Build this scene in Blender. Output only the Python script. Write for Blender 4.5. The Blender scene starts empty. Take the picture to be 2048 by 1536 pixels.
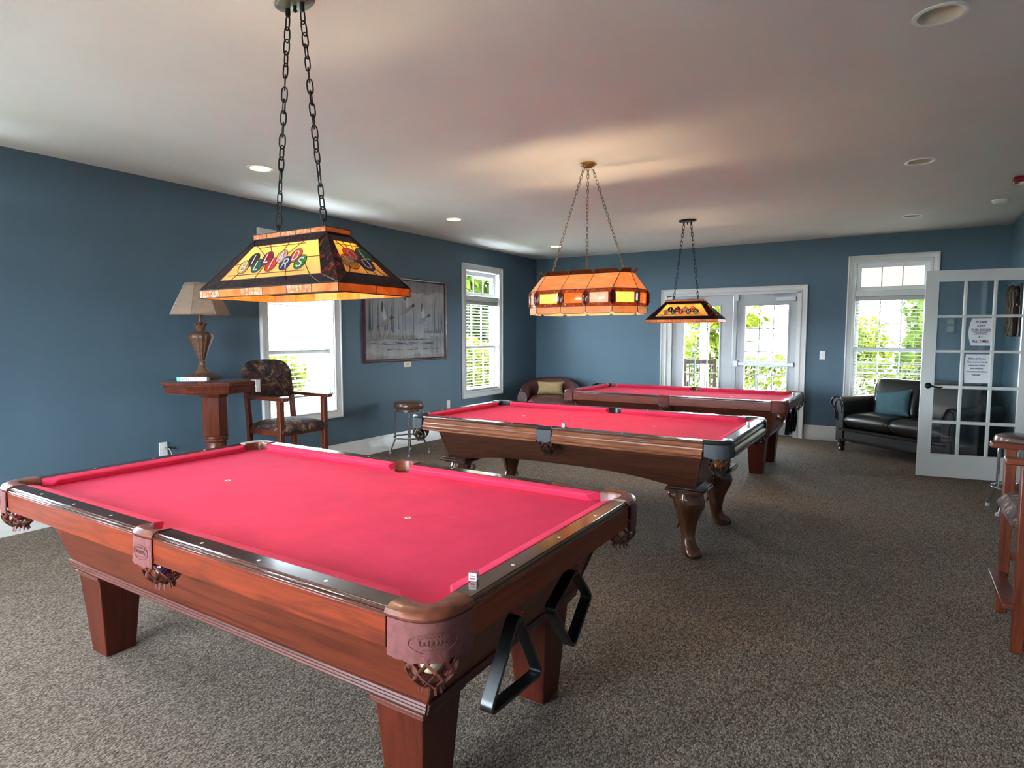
import bpy, math, random
from math import sin, cos, pi, sqrt, radians, atan2
from mathutils import Vector, Matrix
random.seed(7)
SC = bpy.context.scene
COL = SC.collection

# ------------------------------------------------------------------ materials
def srgb(r, g, b):
    f = lambda c: (c/255/12.92) if c/255 <= .04045 else ((c/255+.055)/1.055)**2.4
    return (f(r), f(g), f(b), 1)

class NT:
    def __init__(s, name):
        s.m = bpy.data.materials.new(name); s.m.use_nodes = True
        s.t = s.m.node_tree; s.t.nodes.clear()
        s.out = s.n('ShaderNodeOutputMaterial')
    def n(s, typ, **kw):
        x = s.t.nodes.new(typ)
        for k, v in kw.items():
            if k in x.inputs: x.inputs[k].default_value = v
            else: setattr(x, k, v)
        return x
    def l(s, a, b): s.t.links.new(a, b)
    def coord(s, scale=(1, 1, 1), kind='Object', rot=(0, 0, 0)):
        c = s.n('ShaderNodeTexCoord'); m = s.n('ShaderNodeMapping')
        m.inputs['Scale'].default_value = scale; m.inputs['Rotation'].default_value = rot
        s.l(c.outputs[kind], m.inputs['Vector']); return m.outputs['Vector']
    def noise(s, vec, scale, detail=3, rough=.55, dist=0):
        x = s.n('ShaderNodeTexNoise'); x.inputs['Scale'].default_value = scale
        x.inputs['Detail'].default_value = detail; x.inputs['Roughness'].default_value = rough
        x.inputs['Distortion'].default_value = dist
        s.l(vec, x.inputs['Vector']); return x.outputs['Fac']
    def ramp(s, fac, stops, interp='LINEAR'):
        r = s.n('ShaderNodeValToRGB'); e = r.color_ramp.elements
        r.color_ramp.interpolation = interp
        while len(e) < len(stops): e.new(.5)
        for q, (p, c) in zip(e, stops): q.position = p; q.color = c
        s.l(fac, r.inputs['Fac']); return r.outputs['Color']
    def bsdf(s, **kw):
        b = s.n('ShaderNodeBsdfPrincipled')
        for k, v in kw.items():
            k = k.replace('_', ' ')
            if hasattr(v, 'is_linked') or isinstance(v, bpy.types.NodeSocket): s.l(v, b.inputs[k])
            else: b.inputs[k].default_value = v
        s.l(b.outputs[0], s.out.inputs['Surface']); s.b = b; return b
    def bump(s, h, strength=.3, dist=.01):
        x = s.n('ShaderNodeBump'); x.inputs['Strength'].default_value = strength; x.inputs['Distance'].default_value = dist
        s.l(h, x.inputs['Height']); s.l(x.outputs[0], s.b.inputs['Normal'])

def plain(name, c, rough=.5, metal=0, var=.12, scale=30, spec=.5, coat=0, bump=0, bscale=200):
    t = NT(name); v = t.coord()
    f = t.noise(v, scale, 3)
    lo = tuple(x*(1-var) for x in c[:3])+(1,); hi = tuple(min(1, x*(1+var)) for x in c[:3])+(1,)
    t.bsdf(Base_Color=t.ramp(f, [(.3, lo), (.7, hi)]), Roughness=rough, Metallic=metal)
    t.b.inputs['Specular IOR Level'].default_value = spec
    t.b.inputs['Coat Weight'].default_value = coat; t.b.inputs['Coat Roughness'].default_value = .12
    if bump: t.bump(t.noise(v, bscale, 2), bump, .004)
    return t.m

def wood(name, dark, light, axis='x', rough=.3, coat=.35, grain=1.0, spec=.5):
    t = NT(name)
    sc = {'x': (.9, 14, 14), 'y': (14, .9, 14), 'z': (14, 14, .9)}[axis]
    v = t.coord(tuple(q*grain for q in sc))
    a = t.noise(v, 2.2, 5, .6, 1.2); b = t.noise(v, 11, 5, .75, .4)
    mx = t.n('ShaderNodeMath', operation='MULTIPLY_ADD'); t.l(b, mx.inputs[0]); mx.inputs[1].default_value = .5; t.l(a, mx.inputs[2])
    mid = tuple((p+q)/2 for p, q in zip(dark, light))
    t.bsdf(Base_Color=t.ramp(mx.outputs[0], [(.56, dark), (.72, mid), (.90, light)]), Roughness=rough)
    t.b.inputs['Coat Weight'].default_value = coat; t.b.inputs['Coat Roughness'].default_value = .1
    t.b.inputs['Specular IOR Level'].default_value = spec
    return t.m

def stained(name, c1, c2, scale=12, transl=.62, rough=.3, glow=0, stretch=(1, 1, 1), crack=False, lo=.32, hi=.68):
    """coloured art glass: lets the lamp's light through, with a glossy face"""
    t = NT(name); v = t.coord(stretch)
    f = t.noise(v, scale, 4, .6, .8)
    col = t.ramp(f, [(lo, c1), (hi, c2)])
    tr = t.n('ShaderNodeBsdfTranslucent'); di = t.n('ShaderNodeBsdfDiffuse'); gl = t.n('ShaderNodeBsdfGlossy', Roughness=rough)
    t.l(col, tr.inputs['Color']); t.l(col, di.inputs['Color'])
    m1 = t.n('ShaderNodeMixShader'); m1.inputs[0].default_value = transl
    t.l(di.outputs[0], m1.inputs[1]); t.l(tr.outputs[0], m1.inputs[2])
    fr = t.n('ShaderNodeFresnel', IOR=1.32); m2 = t.n('ShaderNodeMixShader')
    t.l(fr.outputs[0], m2.inputs[0]); t.l(m1.outputs[0], m2.inputs[1]); t.l(gl.outputs[0], m2.inputs[2])
    if crack:
        vo = t.n('ShaderNodeTexVoronoi', feature='DISTANCE_TO_EDGE'); vo.inputs['Scale'].default_value = 60
        t.l(v, vo.inputs['Vector']); bp = t.n('ShaderNodeBump'); bp.inputs['Strength'].default_value = 1; bp.inputs['Distance'].default_value = .006
        t.l(vo.outputs['Distance'], bp.inputs['Height'])
        for q in (tr, di, gl): t.l(bp.outputs[0], q.inputs['Normal'])
    t.l(m2.outputs[0], t.out.inputs['Surface']); return t.m

def clear_glass(name, tint=(.97, .99, .98, 1), refl=1.45):
    t = NT(name)
    tr = t.n('ShaderNodeBsdfTransparent', Color=tint); gl = t.n('ShaderNodeBsdfGlossy', Roughness=.02)
    lw = t.n('ShaderNodeLayerWeight'); lw.inputs['Blend'].default_value = .5
    pw = t.n('ShaderNodeMath', operation='POWER'); t.l(lw.outputs['Facing'], pw.inputs[0]); pw.inputs[1].default_value = 5
    fr = t.n('ShaderNodeMath', operation='MULTIPLY_ADD'); t.l(pw.outputs[0], fr.inputs[0]); fr.inputs[1].default_value = .6; fr.inputs[2].default_value = .035
    m = t.n('ShaderNodeMixShader')
    t.l(fr.outputs[0], m.inputs[0]); t.l(tr.outputs[0], m.inputs[1]); t.l(gl.outputs[0], m.inputs[2])
    t.l(m.outputs[0], t.out.inputs['Surface']); return t.m

def emit(name, c, s):
    t = NT(name); e = t.n('ShaderNodeEmission', Color=c, Strength=s); t.l(e.outputs[0], t.out.inputs['Surface']); return t.m

M = {}
def carpet():
    t = NT('carpet'); v = t.coord(kind='Object')
    vo = t.n('ShaderNodeTexVoronoi'); vo.inputs['Scale'].default_value = 185; vo.inputs['Randomness'].default_value = .8
    mp = t.n('ShaderNodeMapping'); mp.inputs['Scale'].default_value = (1.0, .55, 1); mp.inputs['Rotation'].default_value = (0, 0, .75)
    t.l(v, mp.inputs['Vector']); t.l(mp.outputs[0], vo.inputs['Vector'])
    sp = t.n('ShaderNodeSeparateColor'); t.l(vo.outputs['Color'], sp.inputs[0])
    big = t.noise(v, 1.3, 3)
    ma = t.n('ShaderNodeMath', operation='MULTIPLY_ADD'); t.l(big, ma.inputs[0]); ma.inputs[1].default_value = .25; t.l(sp.outputs[0], ma.inputs[2])
    col = t.ramp(ma.outputs[0], [(.10, srgb(98, 84, 73)), (.45, srgb(124, 109, 96)), (.8, srgb(144, 128, 114)), (1.1, srgb(160, 144, 129))])
    # dark gaps between the yarn loops
    gap = t.ramp(vo.outputs['Distance'], [(.35, (1, 1, 1, 1)), (.85, (.32, .3, .28, 1))])
    mx = t.n('ShaderNodeMix', data_type='RGBA', blend_type='MULTIPLY'); mx.inputs[0].default_value = 1
    t.l(col, mx.inputs[6]); t.l(gap, mx.inputs[7])
    t.bsdf(Base_Color=mx.outputs[2], Roughness=.95); t.b.inputs['Specular IOR Level'].default_value = .15
    inv = t.n('ShaderNodeMath', operation='SUBTRACT'); inv.inputs[0].default_value = 1; t.l(vo.outputs['Distance'], inv.inputs[1])
    t.bump(inv.outputs[0], .6, .004)
    return t.m
M['carpet'] = carpet()
M['wallpaint'] = plain('teal_wall_paint', srgb(86, 108, 122), .55, var=.03, scale=3, spec=.3, bump=.08, bscale=160)
M['ceiling'] = plain('ceiling_paint', srgb(222, 219, 210), .8, var=.02, scale=3, spec=.2, bump=.15, bscale=120)
M['trim'] = plain('white_trim_paint', srgb(214, 213, 208), .35, var=.02, scale=4)
M['doorwhite'] = plain('white_door_paint', srgb(208, 206, 200), .4, var=.02, scale=4)
M['shadeddoor'] = plain('shaded_white_door_paint', srgb(190, 192, 193), .4, var=.03, scale=5)  # white door paint, with its shadow greyed into the colour
M['vinyl'] = plain('white_vinyl', srgb(228, 228, 226), .35, var=.02)
M['slat'] = plain('blind_slat', srgb(186, 184, 178), .45, var=.02)
M['pane'] = clear_glass('window_glass')
def cloth(name, c, nap=.1):
    t = NT(name); v = t.coord()
    f = t.noise(v, 6, 4, .6); g = t.noise(v, 420, 2)
    lo = tuple(x*.9 for x in c[:3])+(1,); hi = tuple(min(1, x*1.08) for x in c[:3])+(1,)
    t.bsdf(Base_Color=t.ramp(f, [(.3, lo), (.7, hi)]), Roughness=.9)
    t.b.inputs['Specular IOR Level'].default_value = .2
    t.b.inputs['Sheen Weight'].default_value = nap; t.b.inputs['Sheen Tint'].default_value = c
    t.bump(g, .15, .002); return t.m
M['felt'] = cloth('red_felt', srgb(208, 52, 86), .25)
M['felt_dark'] = cloth('red_felt_worn', srgb(193, 34, 60), .2)
M['railtop'] = wood('dark_mahogany_rail', srgb(54, 28, 20), srgb(82, 46, 33), 'x', .16, .6, 1.2)
M['apron'] = wood('cherry_apron', srgb(84, 24, 5), srgb(130, 46, 11), 'x', .36, .08, spec=.35)
M['cab'] = wood('cherry_cabinet', srgb(70, 25, 13), srgb(100, 40, 20), 'x', .36, .08, spec=.35)
M['legw'] = wood('cherry_leg', srgb(58, 19, 10), srgb(84, 30, 16), 'z', .36, .06, spec=.3)
M['bead'] = wood('mahogany_bead', srgb(66, 28, 20), srgb(96, 46, 34), 'x', .5, .03, spec=.35)
M['walrail'] = wood('walnut_rail', srgb(46, 26, 18), srgb(84, 50, 34), 'x', .18, .5)
M['walapron'] = wood('walnut_apron', srgb(96, 50, 32), srgb(150, 92, 62), 'x', .25, .45)
M['walcab'] = wood('walnut_cabinet', srgb(56, 28, 18), srgb(86, 46, 30), 'x', .32, .3)
M['walleg'] = wood('walnut_leg', srgb(66, 34, 18), srgb(104, 58, 34), 'z', .2, .5)
M['sight'] = plain('pearl_sight', srgb(235, 230, 215), .25)
M['leather'] = plain('saddle_leather', srgb(112, 56, 36), .4, var=.4, scale=32, coat=.12, bump=.15, bscale=90)
M['suede'] = plain('red_brown_suede', srgb(112, 62, 58), .75, var=.18, scale=60, spec=.3, bump=.3, bscale=300)
M['netl'] = plain('net_leather', srgb(104, 50, 38), .5, var=.3, scale=60)
M['blackl'] = plain('black_pocket_leather', srgb(30, 31, 32), .35, var=.3, scale=50, coat=.2, bump=.1)
M['blackshield'] = plain('grey_black_shield', srgb(62, 63, 66), .6, var=.15, scale=60, bump=.2, bscale=300)
M['darknet'] = plain('dark_net_leather', srgb(58, 36, 26), .5, var=.3, scale=60)
M['blackplastic'] = plain('black_plastic', srgb(16, 17, 18), .28, var=.1)
M['blackmetal'] = plain('black_metal', srgb(30, 28, 27), .4, .6, var=.2)
M['bronze'] = plain('weathered_bronze', srgb(108, 104, 84), .38, .6, var=.25, scale=25)
M['brass'] = plain('aged_brass', srgb(176, 140, 80), .25, 1, var=.2, scale=40)
M['chainbrass'] = plain('antique_brass_chain', srgb(122, 98, 68), .35, .8, var=.2)
M['came'] = plain('lead_came', srgb(46, 38, 32), .45, .5)
M['chrome'] = plain('chrome', srgb(220, 222, 225), .08, 1, var=.03)
M['white'] = plain('white_plastic', srgb(232, 231, 226), .4, var=.02)
M['paper'] = plain('white_paper', srgb(225, 222, 222), .8, var=.03)
M['ink'] = plain('black_ink', srgb(34, 32, 36), .8, var=.05)
# ------------------------------------------------------------------ geometry
class G:
    def __init__(s): s.v = []; s.f = []
    def add(s, vs, fs, m=0):
        o = len(s.v); s.v += [tuple(p) for p in vs]; s.f += [(tuple(i+o for i in f), m) for f in fs]; return s
    def hexa(s, p, m=0):   # p: bottom 4 (ccw), top 4
        return s.add(p, [(3, 2, 1, 0), (4, 5, 6, 7), (0, 1, 5, 4), (1, 2, 6, 5), (2, 3, 7, 6), (3, 0, 4, 7)], m)
    def box(s, x0, x1, y0, y1, z0, z1, m=0):
        x0, x1 = min(x0, x1), max(x0, x1); y0, y1 = min(y0, y1), max(y0, y1)
        return s.hexa([(x0, y0, z0), (x1, y0, z0), (x1, y1, z0), (x0, y1, z0), (x0, y0, z1), (x1, y0, z1), (x1, y1, z1), (x0, y1, z1)], m)
    def frus(s, cx, cy, z0, z1, hx0, hy0, hx1, hy1, m=0, dx=0, dy=0):
        q = lambda hx, hy, z, ex, ey: [(cx+ex-hx, cy+ey-hy, z), (cx+ex+hx, cy+ey-hy, z), (cx+ex+hx, cy+ey+hy, z), (cx+ex-hx, cy+ey+hy, z)]
        return s.hexa(q(hx0, hy0, z0, 0, 0)+q(hx1, hy1, z1, dx, dy), m)
    def bar(s, a, b, w, h, m=0, up=(0, 0, 1)):
        a, b = Vector(a), Vector(b); d = (b-a).normalized(); u = Vector(up)
        if abs(d.dot(u)) > .98: u = Vector((1, 0, 0))
        r = d.cross(u).normalized()*w/2; t = r.cross(d).normalized()*h/2
        return s.hexa([a-r-t, a+r-t, b+r-t, b-r-t, a-r+t, a+r+t, b+r+t, b-r+t], m)
    def loft(s, rings, m=0, closed=True, caps=True, loop=False):
        n = len(rings[0]); o = len(s.v)
        for r in rings: s.v += [tuple(p) for p in r]
        k = len(rings)
        for i in range(k if loop else k-1):
            for j in range(n if closed else n-1):
                a, b = o+i*n+j, o+i*n+(j+1) % n; c, d = o+((i+1) % k)*n+(j+1) % n, o+((i+1) % k)*n+j
                s.f.append(((a, b, c, d), m))
        if caps and not loop:
            s.f.append((tuple(o+j for j in reversed(range(n))), m)); s.f.append((tuple(o+(k-1)*n+j for j in range(n)), m))
        return s
    def extr(s, poly, axis, a, b, m=0):
        """extrude a 2-D outline along an axis; poly is in the other two axes in order"""
        def P(u, v, w): return {'x': (w, u, v), 'y': (u, w, v), 'z': (u, v, w)}[axis]
        return s.loft([[P(u, v, a) for u, v in poly], [P(u, v, b) for u, v in poly]], m)
    def lathe(s, prof, c=(0, 0, 0), seg=24, m=0, ax='z', flute=0, fl_n=12, capt=True):
        rings = []
        for r, h in prof:
            ring = []
            for k in range(seg):
                t = 2*pi*k/seg; rr = r*(1+flute*cos(fl_n*t))
                u, v = rr*cos(t), rr*sin(t)
                p = {'z': (u, v, h), 'x': (h, u, v), 'y': (v, h, u)}[ax]
                ring.append((p[0]+c[0], p[1]+c[1], p[2]+c[2]))
            rings.append(ring)
        return s.loft(rings, m, caps=capt)
    def tube(s, pts, r, seg=8, m=0, loop=False, flat=1.0):
        pts = [Vector(p) for p in pts]; n = len(pts); rings = []; ref = None
        for i, p in enumerate(pts):
            a = pts[i-1] if (i or loop) else p; b = pts[(i+1) % n] if (i < n-1 or loop) else p
            d = (b-a)
            if d.length < 1e-9: d = Vector((0, 0, 1))
            d.normalize()
            if ref is None or abs(ref.dot(d)) > .999: ref = Vector((0, 0, 1)) if abs(d.z) < .9 else Vector((1, 0, 0))
            x = (ref-d*ref.dot(d)).normalized(); y = d.cross(x); ref = x
            rr = r[i] if isinstance(r, (list, tuple)) else r
            rings.append([p+x*(rr*cos(2*pi*k/seg))+y*(rr*flat*sin(2*pi*k/seg)) for k in range(seg)])
        return s.loft(rings, m, loop=loop)
    def sphere(s, c, r, seg=16, m=0, sz=1):
        n = seg//2
        prof = [(max(1e-4, r*sin(pi*i/n)), -r*sz*cos(pi*i/n)) for i in range(n+1)]
        return s.lathe(prof, c, seg, m)
    def grid(s, fn, nu, nv, m=0):
        o = len(s.v)
        for i in range(nu+1):
            for j in range(nv+1): s.v.append(tuple(fn(i/nu, j/nv)))
        for i in range(nu):
            for j in range(nv):
                a = o+i*(nv+1)+j; s.f.append(((a, a+nv+1, a+nv+2, a+1), m))
        return s
    def cushion(s, c, X, Y, Z, hx, hy, hz, n=14, m=0, pinch=.35, pw=.38):
        """a soft cushion: superellipsoid sheet pair; X,Y,Z unit axes"""
        X, Y, Z, c = Vector(X), Vector(Y), Vector(Z), Vector(c)
        def P(u, v, sg):
            a, b = 2*u-1, 2*v-1
            e = max(0, (1-abs(a)**2.6))*max(0, (1-abs(b)**2.6)); h = hz*(e**pw)*sg
            ka = 1-pinch*.14*(1-b*b)*abs(a)**3; kb = 1-pinch*.14*(1-a*a)*abs(b)**3
            return c+X*hx*a*ka+Y*hy*b*kb+Z*h
        s.grid(lambda u, v: P(u, v, 1), n, n, m); s.grid(lambda u, v: P(v, u, -1), n, n, m); return s
    def build(s, name, mats, parent=None, bevel=0, seg=2, ang=35, sub=0, loc=None, weld=True):
        me = bpy.data.meshes.new(name); me.from_pydata(s.v, [], [f for f, _ in s.f]); 
        if not isinstance(mats, (list, tuple)): mats = [mats]
        for q in mats: me.materials.append(M[q] if isinstance(q, str) else q)
        for p, (_, k) in zip(me.polygons, s.f): p.material_index = k; p.use_smooth = True
        if weld:
            import bmesh
            bm = bmesh.new(); bm.from_mesh(me); bmesh.ops.remove_doubles(bm, verts=bm.verts, dist=1e-6)
            bmesh.ops.recalc_face_normals(bm, faces=bm.faces); bm.to_mesh(me); bm.free()
        if hasattr(me, 'set_sharp_from_angle'): me.set_sharp_from_angle(angle=radians(ang))
        o = bpy.data.objects.new(name, me); COL.objects.link(o)
        if loc: o.location = loc
        if parent: o.parent = parent
        if bevel:
            b = o.modifiers.new('bevel', 'BEVEL'); b.width = bevel; b.segments = seg; b.limit_method = 'ANGLE'; b.angle_limit = radians(40)
            b.harden_normals = False
        if sub: q = o.modifiers.new('sub', 'SUBSURF'); q.levels = q.render_levels = sub
        return o

def tag(o, label, cat, group=None):
    o['label'] = label; o['category'] = cat
    if group: o['group'] = group
    return o
def empty(name, loc=(0, 0, 0), rz=0, label=None, cat=None, group=None):
    o = bpy.data.objects.new(name, None); COL.objects.link(o); o.location = loc; o.rotation_euler = (0, 0, rz); o.empty_display_size = .1
    if label: tag(o, label, cat, group)
    return o
def struct(o): o['kind'] = 'structure'; return o
KIDS = {}
def kids(o): return [c for c in bpy.data.objects if c.parent == o]
def dup(o, parent=None, loc=None, rz=None, label=None):
    c = o.copy(); COL.objects.link(c)
    if parent is not None: c.parent = parent
    if loc is not None: c.location = loc
    if rz is not None: c.rotation_euler = (0, 0, rz)
    if label: c['label'] = label
    for k in kids(o): dup(k, c)
    return c
def text_geo(txt, size, g, place, m=0, align='CENTER', bold=0):
    """adds flat lettering; place(x, y) maps text plane to a 3-D point"""
    cu = bpy.data.curves.new('lettering', 'FONT'); cu.body = txt; cu.size = size; cu.align_x = align; cu.align_y = 'CENTER'
    cu.resolution_u = 3; cu.offset = bold
    ob = bpy.data.objects.new('lettering', cu); COL.objects.link(ob)
    dg = bpy.context.evaluated_depsgraph_get(); ev = ob.evaluated_get(dg); me = ev.to_mesh()
    g.add([place(v.co.x, v.co.y) for v in me.vertices], [tuple(p.vertices) for p in me.polygons], m)
    ev.to_mesh_clear(); bpy.data.objects.remove(ob); bpy.data.curves.remove(cu)

# ------------------------------------------------------------------ pool tables
NX, NY = 1.118, .559          # nose lines
CX, CY = NX+.047, NY+.047     # cloth edge on the rail top
OX, OY = 1.229, .667          # rail outer edge
def bez2(a, c, b, t): return tuple((1-t)**2*p+2*t*(1-t)*q+t*t*r for p, q, r in zip(a, c, b))
def bez3(a, c, d, b, t): return tuple((1-t)**3*p+3*t*(1-t)**2*q+3*t*t*(1-t)*r+t**3*w for p, q, r, w in zip(a, c, d, b))

def pool_table(loc, style, label):
    A = style == 'square'
    dz = 0 if A else .017
    zt = .793+dz; zb = .755+dz
    T = empty('pool_table', loc, 0, label, 'pool table', 'red felt pool tables')
    # bed of felt with pocket notches
    out = []
    def arc(cx, cy, r, a0, a1, n=8):
        for k in range(n+1):
            t = a0+(a1-a0)*k/n; out.append((cx+r*cos(t), cy+r*sin(t)))
    bx, by = CX+.01, CY+.01
    for sx, sy in ((-1, -1), (1, -1), (1, 1), (-1, 1)):
        c = (sx*(NX+.052), sy*(NY+.052)); a = atan2(-sy, -sx)
        if sx*sy > 0: arc(*c, .058, a-pi/2*1.0, a+pi/2*1.0) if False else arc(*c, .058, a+1.35, a-1.35)
        else: arc(*c, .058, a+1.35, a-1.35)
        if (sx, sy) == (-1, -1): arc(0, -by, .055, pi, 0)
        if (sx, sy) == (1, 1): arc(0, by, .055, 0, -pi)
    g = G(); n = len(out)
    g.add([(x, y, zb) for x, y in out]+[(x, y, zb-.03) for x, y in out], [tuple(range(n)), tuple(reversed(range(n, 2*n)))]+[(i, (i+1) % n+0, (i+1) % n+n, i+n) for i in range(n)])
    g.build('bed', 'felt', T)
    for sx in (-1, 1):
        g = G(); g.lathe([(.013, zb+.0002), (.013, zb+.0012), (.0001, zb+.0012)], (sx*NX/2, 0, 0), 16)
        g.lathe([(.006, zb+.0012), (.005, zb+.0017), (.0001, zb+.0017)], (sx*NX/2, 0, 0), 12, 1)
        o = g.build('spot', ['white', 'felt_dark'], T); o['label'] = 'small pale spot'
    # rails
    if A:
        prof = [(.047, zt), (.101, zt), (.1012, zt-.0035), (.1045, zt-.004), (.1068, zt-.0065), (.1068, zt-.0090), (.1052, zt-.0110), (.1090, zt-.0118), (.1118, zt-.0145), (.1120, zt-.0180), (.109, zt-.020)]
        apr = [(.109, zt-.020), (.111, zt-.022), (.111, .694), (.106, .690), (-.06, .690), (-.06, .72), (.046, .72)]
    else:
        prof = [(.047, zt), (.104, zt), (.110, zt-.003), (.112, zt-.010), (.110, zt-.016), (.103, zt-.020)]
        apr = [(.103, zt-.020), (.101, zt-.026), (.105, zt-.033), (.109, zt-.040), (.105, zt-.048), (.107, zt-.056), (.114, zt-.062), (.121, zt-.070),
               (.124, zt-.079), (.122, zt-.088), (.116, zt-.095), (.119, zt-.101), (.118, zt-.108), (.100, zt-.112), (-.06, zt-.112), (-.06, zt-.08), (.046, zt-.08)]
    cush = [(.046, zt), (.012, zt-.004), (0, zt-.010), (.004, zt-.018), (.016, zt-.0385), (.046, zt-.0385)]
    def rail(kind, sy, x0, x1, n0, n1, c0, c1, sights):
        """long rails: along x at side sy; end rails: along y at side sx (kind 'end')"""
        long_ = kind == 'long'; hw = NY if long_ else NX
        def P(s_, d, z): return (s_, sy*(hw+d), z) if long_ else (sy*(hw+d), s_, z)
        g = G(); poly = prof+apr[1:]; k = len(prof)
        ra = [P(x0, d, z) for d, z in poly]; rb = [P(x1, d, z) for d, z in poly]; o = len(poly)
        fs = [(tuple(range(o)), 1), (tuple(reversed(range(o, 2*o))), 1)]
        for i in range(o): fs.append(((i, (i+1) % o, (i+1) % o+o, i+o), 0 if i < k-1 or i == o-1 else 1))
        g.v = ra+rb; g.f = fs
        w = ('railtop', 'apron') if A else ('walrail', 'walapron')
        if not long_: w = tuple(q+'_y' for q in w)
        R = g.build('side_rail' if long_ else 'end_rail', list(w), T, bevel=.0006, seg=1, ang=24)
        g = G(); rings = []
        def ends(d, c, nn): return nn+(c-nn)*min(1, d/.046)
        m_ = 10
        for q in range(m_+1):
            ring = []
            for d, z in cush:
                a, b = ends(d, c0, n0), ends(d, c1, n1); ring.append(P(a+(b-a)*q/m_, d, z))
            rings.append(ring)
        g.loft(rings); g.build('cushion', 'felt', R, bevel=.004, seg=2)
        for s_ in sights:
            p = P(s_, .078, zt); g = G().lathe([(.0055, -.001), (.0055, .0006), (.0001, .0008)], p, 12); g.build('sight', 'sight', R)
    for sy in (-1, 1):
        rail('long', sy, -1.08, -.058, -1.027, -.072, -1.078, -.056, [-3*.2794, -2*.2794, -.2794])
        rail('long', sy, .058, 1.08, .072, 1.027, .056, 1.078, [.2794, 2*.2794, 3*.2794])
        rail('end', sy, -.52, .52, -.468, .468, -.518, .518, [-.2794, 0, .2794])
    # pockets
    lm, sm, nm = ('leather', 'suede', 'netl') if A else ('blackl', 'blackshield', 'darknet')
    N = 16
    def pocket(place, I, O, netc, seg0, seg1):
        """place maps local (u out along x, v out along y) to table coords"""
        g = G(); rings = []
        for k in range(N+1):
            t = k/N; i, o = I(t), O(t); mid = ((i[0]+o[0])/2, (i[1]+o[1])/2); q3 = ((i[0]+3*o[0])/4, (i[1]+3*o[1])/4)
            dx, dy = o[0]-i[0], o[1]-i[1]; L = sqrt(dx*dx+dy*dy) or 1
            ob = (o[0]+dx/L*.006, o[1]+dy/L*.006); en = .0 if 0 < k < N else -.0
            ring = [(*place(*i), zt-.085), (*place(*i), zt-.006), (*place((i[0]*.85+mid[0]*.15), (i[1]*.85+mid[1]*.15)), zt+.002), (*place(*mid), zt+.005), (*place(*q3), zt+.005),
                    (*place(*o), zt-.002), (*place(*ob), zt-.012), (*place(*o), zt-.022), (*place(*q3), zt-.026), (*place((i[0]*.7+mid[0]*.3), (i[1]*.7+mid[1]*.3)), zt-.085)]
            rings.append(ring)
        g.loft(rings); pk = g.build('pocket', lm, T)
        g = G(); rings = []
        hs = .095 if A else .085
        for k in range(25):
            t = seg0+(seg1-seg0)*k/24; o = O(t); i = I(t); dx, dy = o[0]-i[0], o[1]-i[1]; L = sqrt(dx*dx+dy*dy) or 1
            def off(e): return place(o[0]+dx/L*e, o[1]+dy/L*e)
            wv = .0014*sin(k*1.9)+.0022*sin(k*.7+1)+(.002 if A else .010)*(abs(k-12)/12)**2
            z0, z1 = zt-.02, zt-.02-hs+wv
            rings.append([(*off(.002), z0), (*off(.0055), z0), (*off(.0075), (z0+z1)/2), (*off(.009+.002*sin(k*1.3)), z1), (*off(.005+.002*sin(k*1.3)), z1), (*off(.004), (z0+z1)/2)])
        g.loft(rings); sh = g.build('shield', sm, pk)
        if A:                                  # embossed oval stamp on the leather
            g = G(); cc = O(.5); ii = I(.5); dx, dy = cc[0]-ii[0], cc[1]-ii[1]; L = sqrt(dx*dx+dy*dy)
            nx, ny = dx/L, dy/L; tx, ty = -ny, nx
            cz = zt-.068
            def cr(a): return .0105 if abs(a) < 2 else 0
            wide = .03 if seg1-seg0 > .8 else .026
            def Q(a, b):
                # follow the curved shield: small-arc approximation by sampling O
                t = .5+a*(.30 if abs(O(0)[0]-O(1)[0]) > .12 else .3); o = O(t); i = I(t); ex, ey = o[0]-i[0], o[1]-i[1]; l = sqrt(ex*ex+ey*ey) or 1
                return (*place(o[0]+ex/l*.0088, o[1]+ey/l*.0088), cz+b)
            g.tube([Q(cos(2*pi*k/28)*.9, sin(2*pi*k/28)*.024) for k in range(28)], .0009, 5, loop=True)
            g.tube([Q(-.55+1.1*k/80+.045*cos(k*.55), .001+.0062*sin(k*.55)*(1.15 if k % 23 < 9 else .75)) for k in range(81)], .0007, 4)
            for k in range(9): x = -.55+k*.137; zc = .0165-.00028*(k-4)**2; g.tube([Q(x-.03, zc-.002), Q(x, zc+.002), Q(x+.03, zc-.002)], .0006, 4)
            g.tube([Q(-.42+.84*k/20, -.0145+.0008*sin(k*1.6)) for k in range(21)], .0007, 4)
            g.build('stamp', sm, sh)
        # woven leather net
        g = G(); c = place(*netc); zz = zt-.092
        def nr(h): return .058+.005*sin(min(1, h/.5)*pi) if h < .5 else .060*cos((h-.5)/.5*1.08)+.002
        H = .098
        for sg in (-1, 1):
            for k in range(9):
                pts = []
                for q in range(13):
                    h = q/12; a = 2*pi*k/9+sg*h*1.35; r = nr(h)
                    pts.append((c[0]+r*cos(a), c[1]+r*sin(a), zz-H*h))
                g.tube(pts, .0066, 6, flat=.32)
        g.lathe([(.028, zz-H+.008), (.026, zz-H-.002), (.024, zz-H-.008)], (c[0], c[1], 0), 16)
        for k in range(11):
            a = 2*pi*k/11; g.tube([(c[0]+.025*cos(a), c[1]+.025*sin(a), zz-H), (c[0]+.030*cos(a), c[1]+.030*sin(a), zz-H-.022)], .004, 4)
        for k in range(14):
            a = 2*pi*k/14; g.tube([(c[0]+.058*cos(a), c[1]+.058*sin(a), zz), (c[0]+.058*cos(a), c[1]+.058*sin(a), zz+.06)], .004, 4, flat=.4)
        g.build('net', nm, pk)
        return c, zz
    POC = {}
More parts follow.
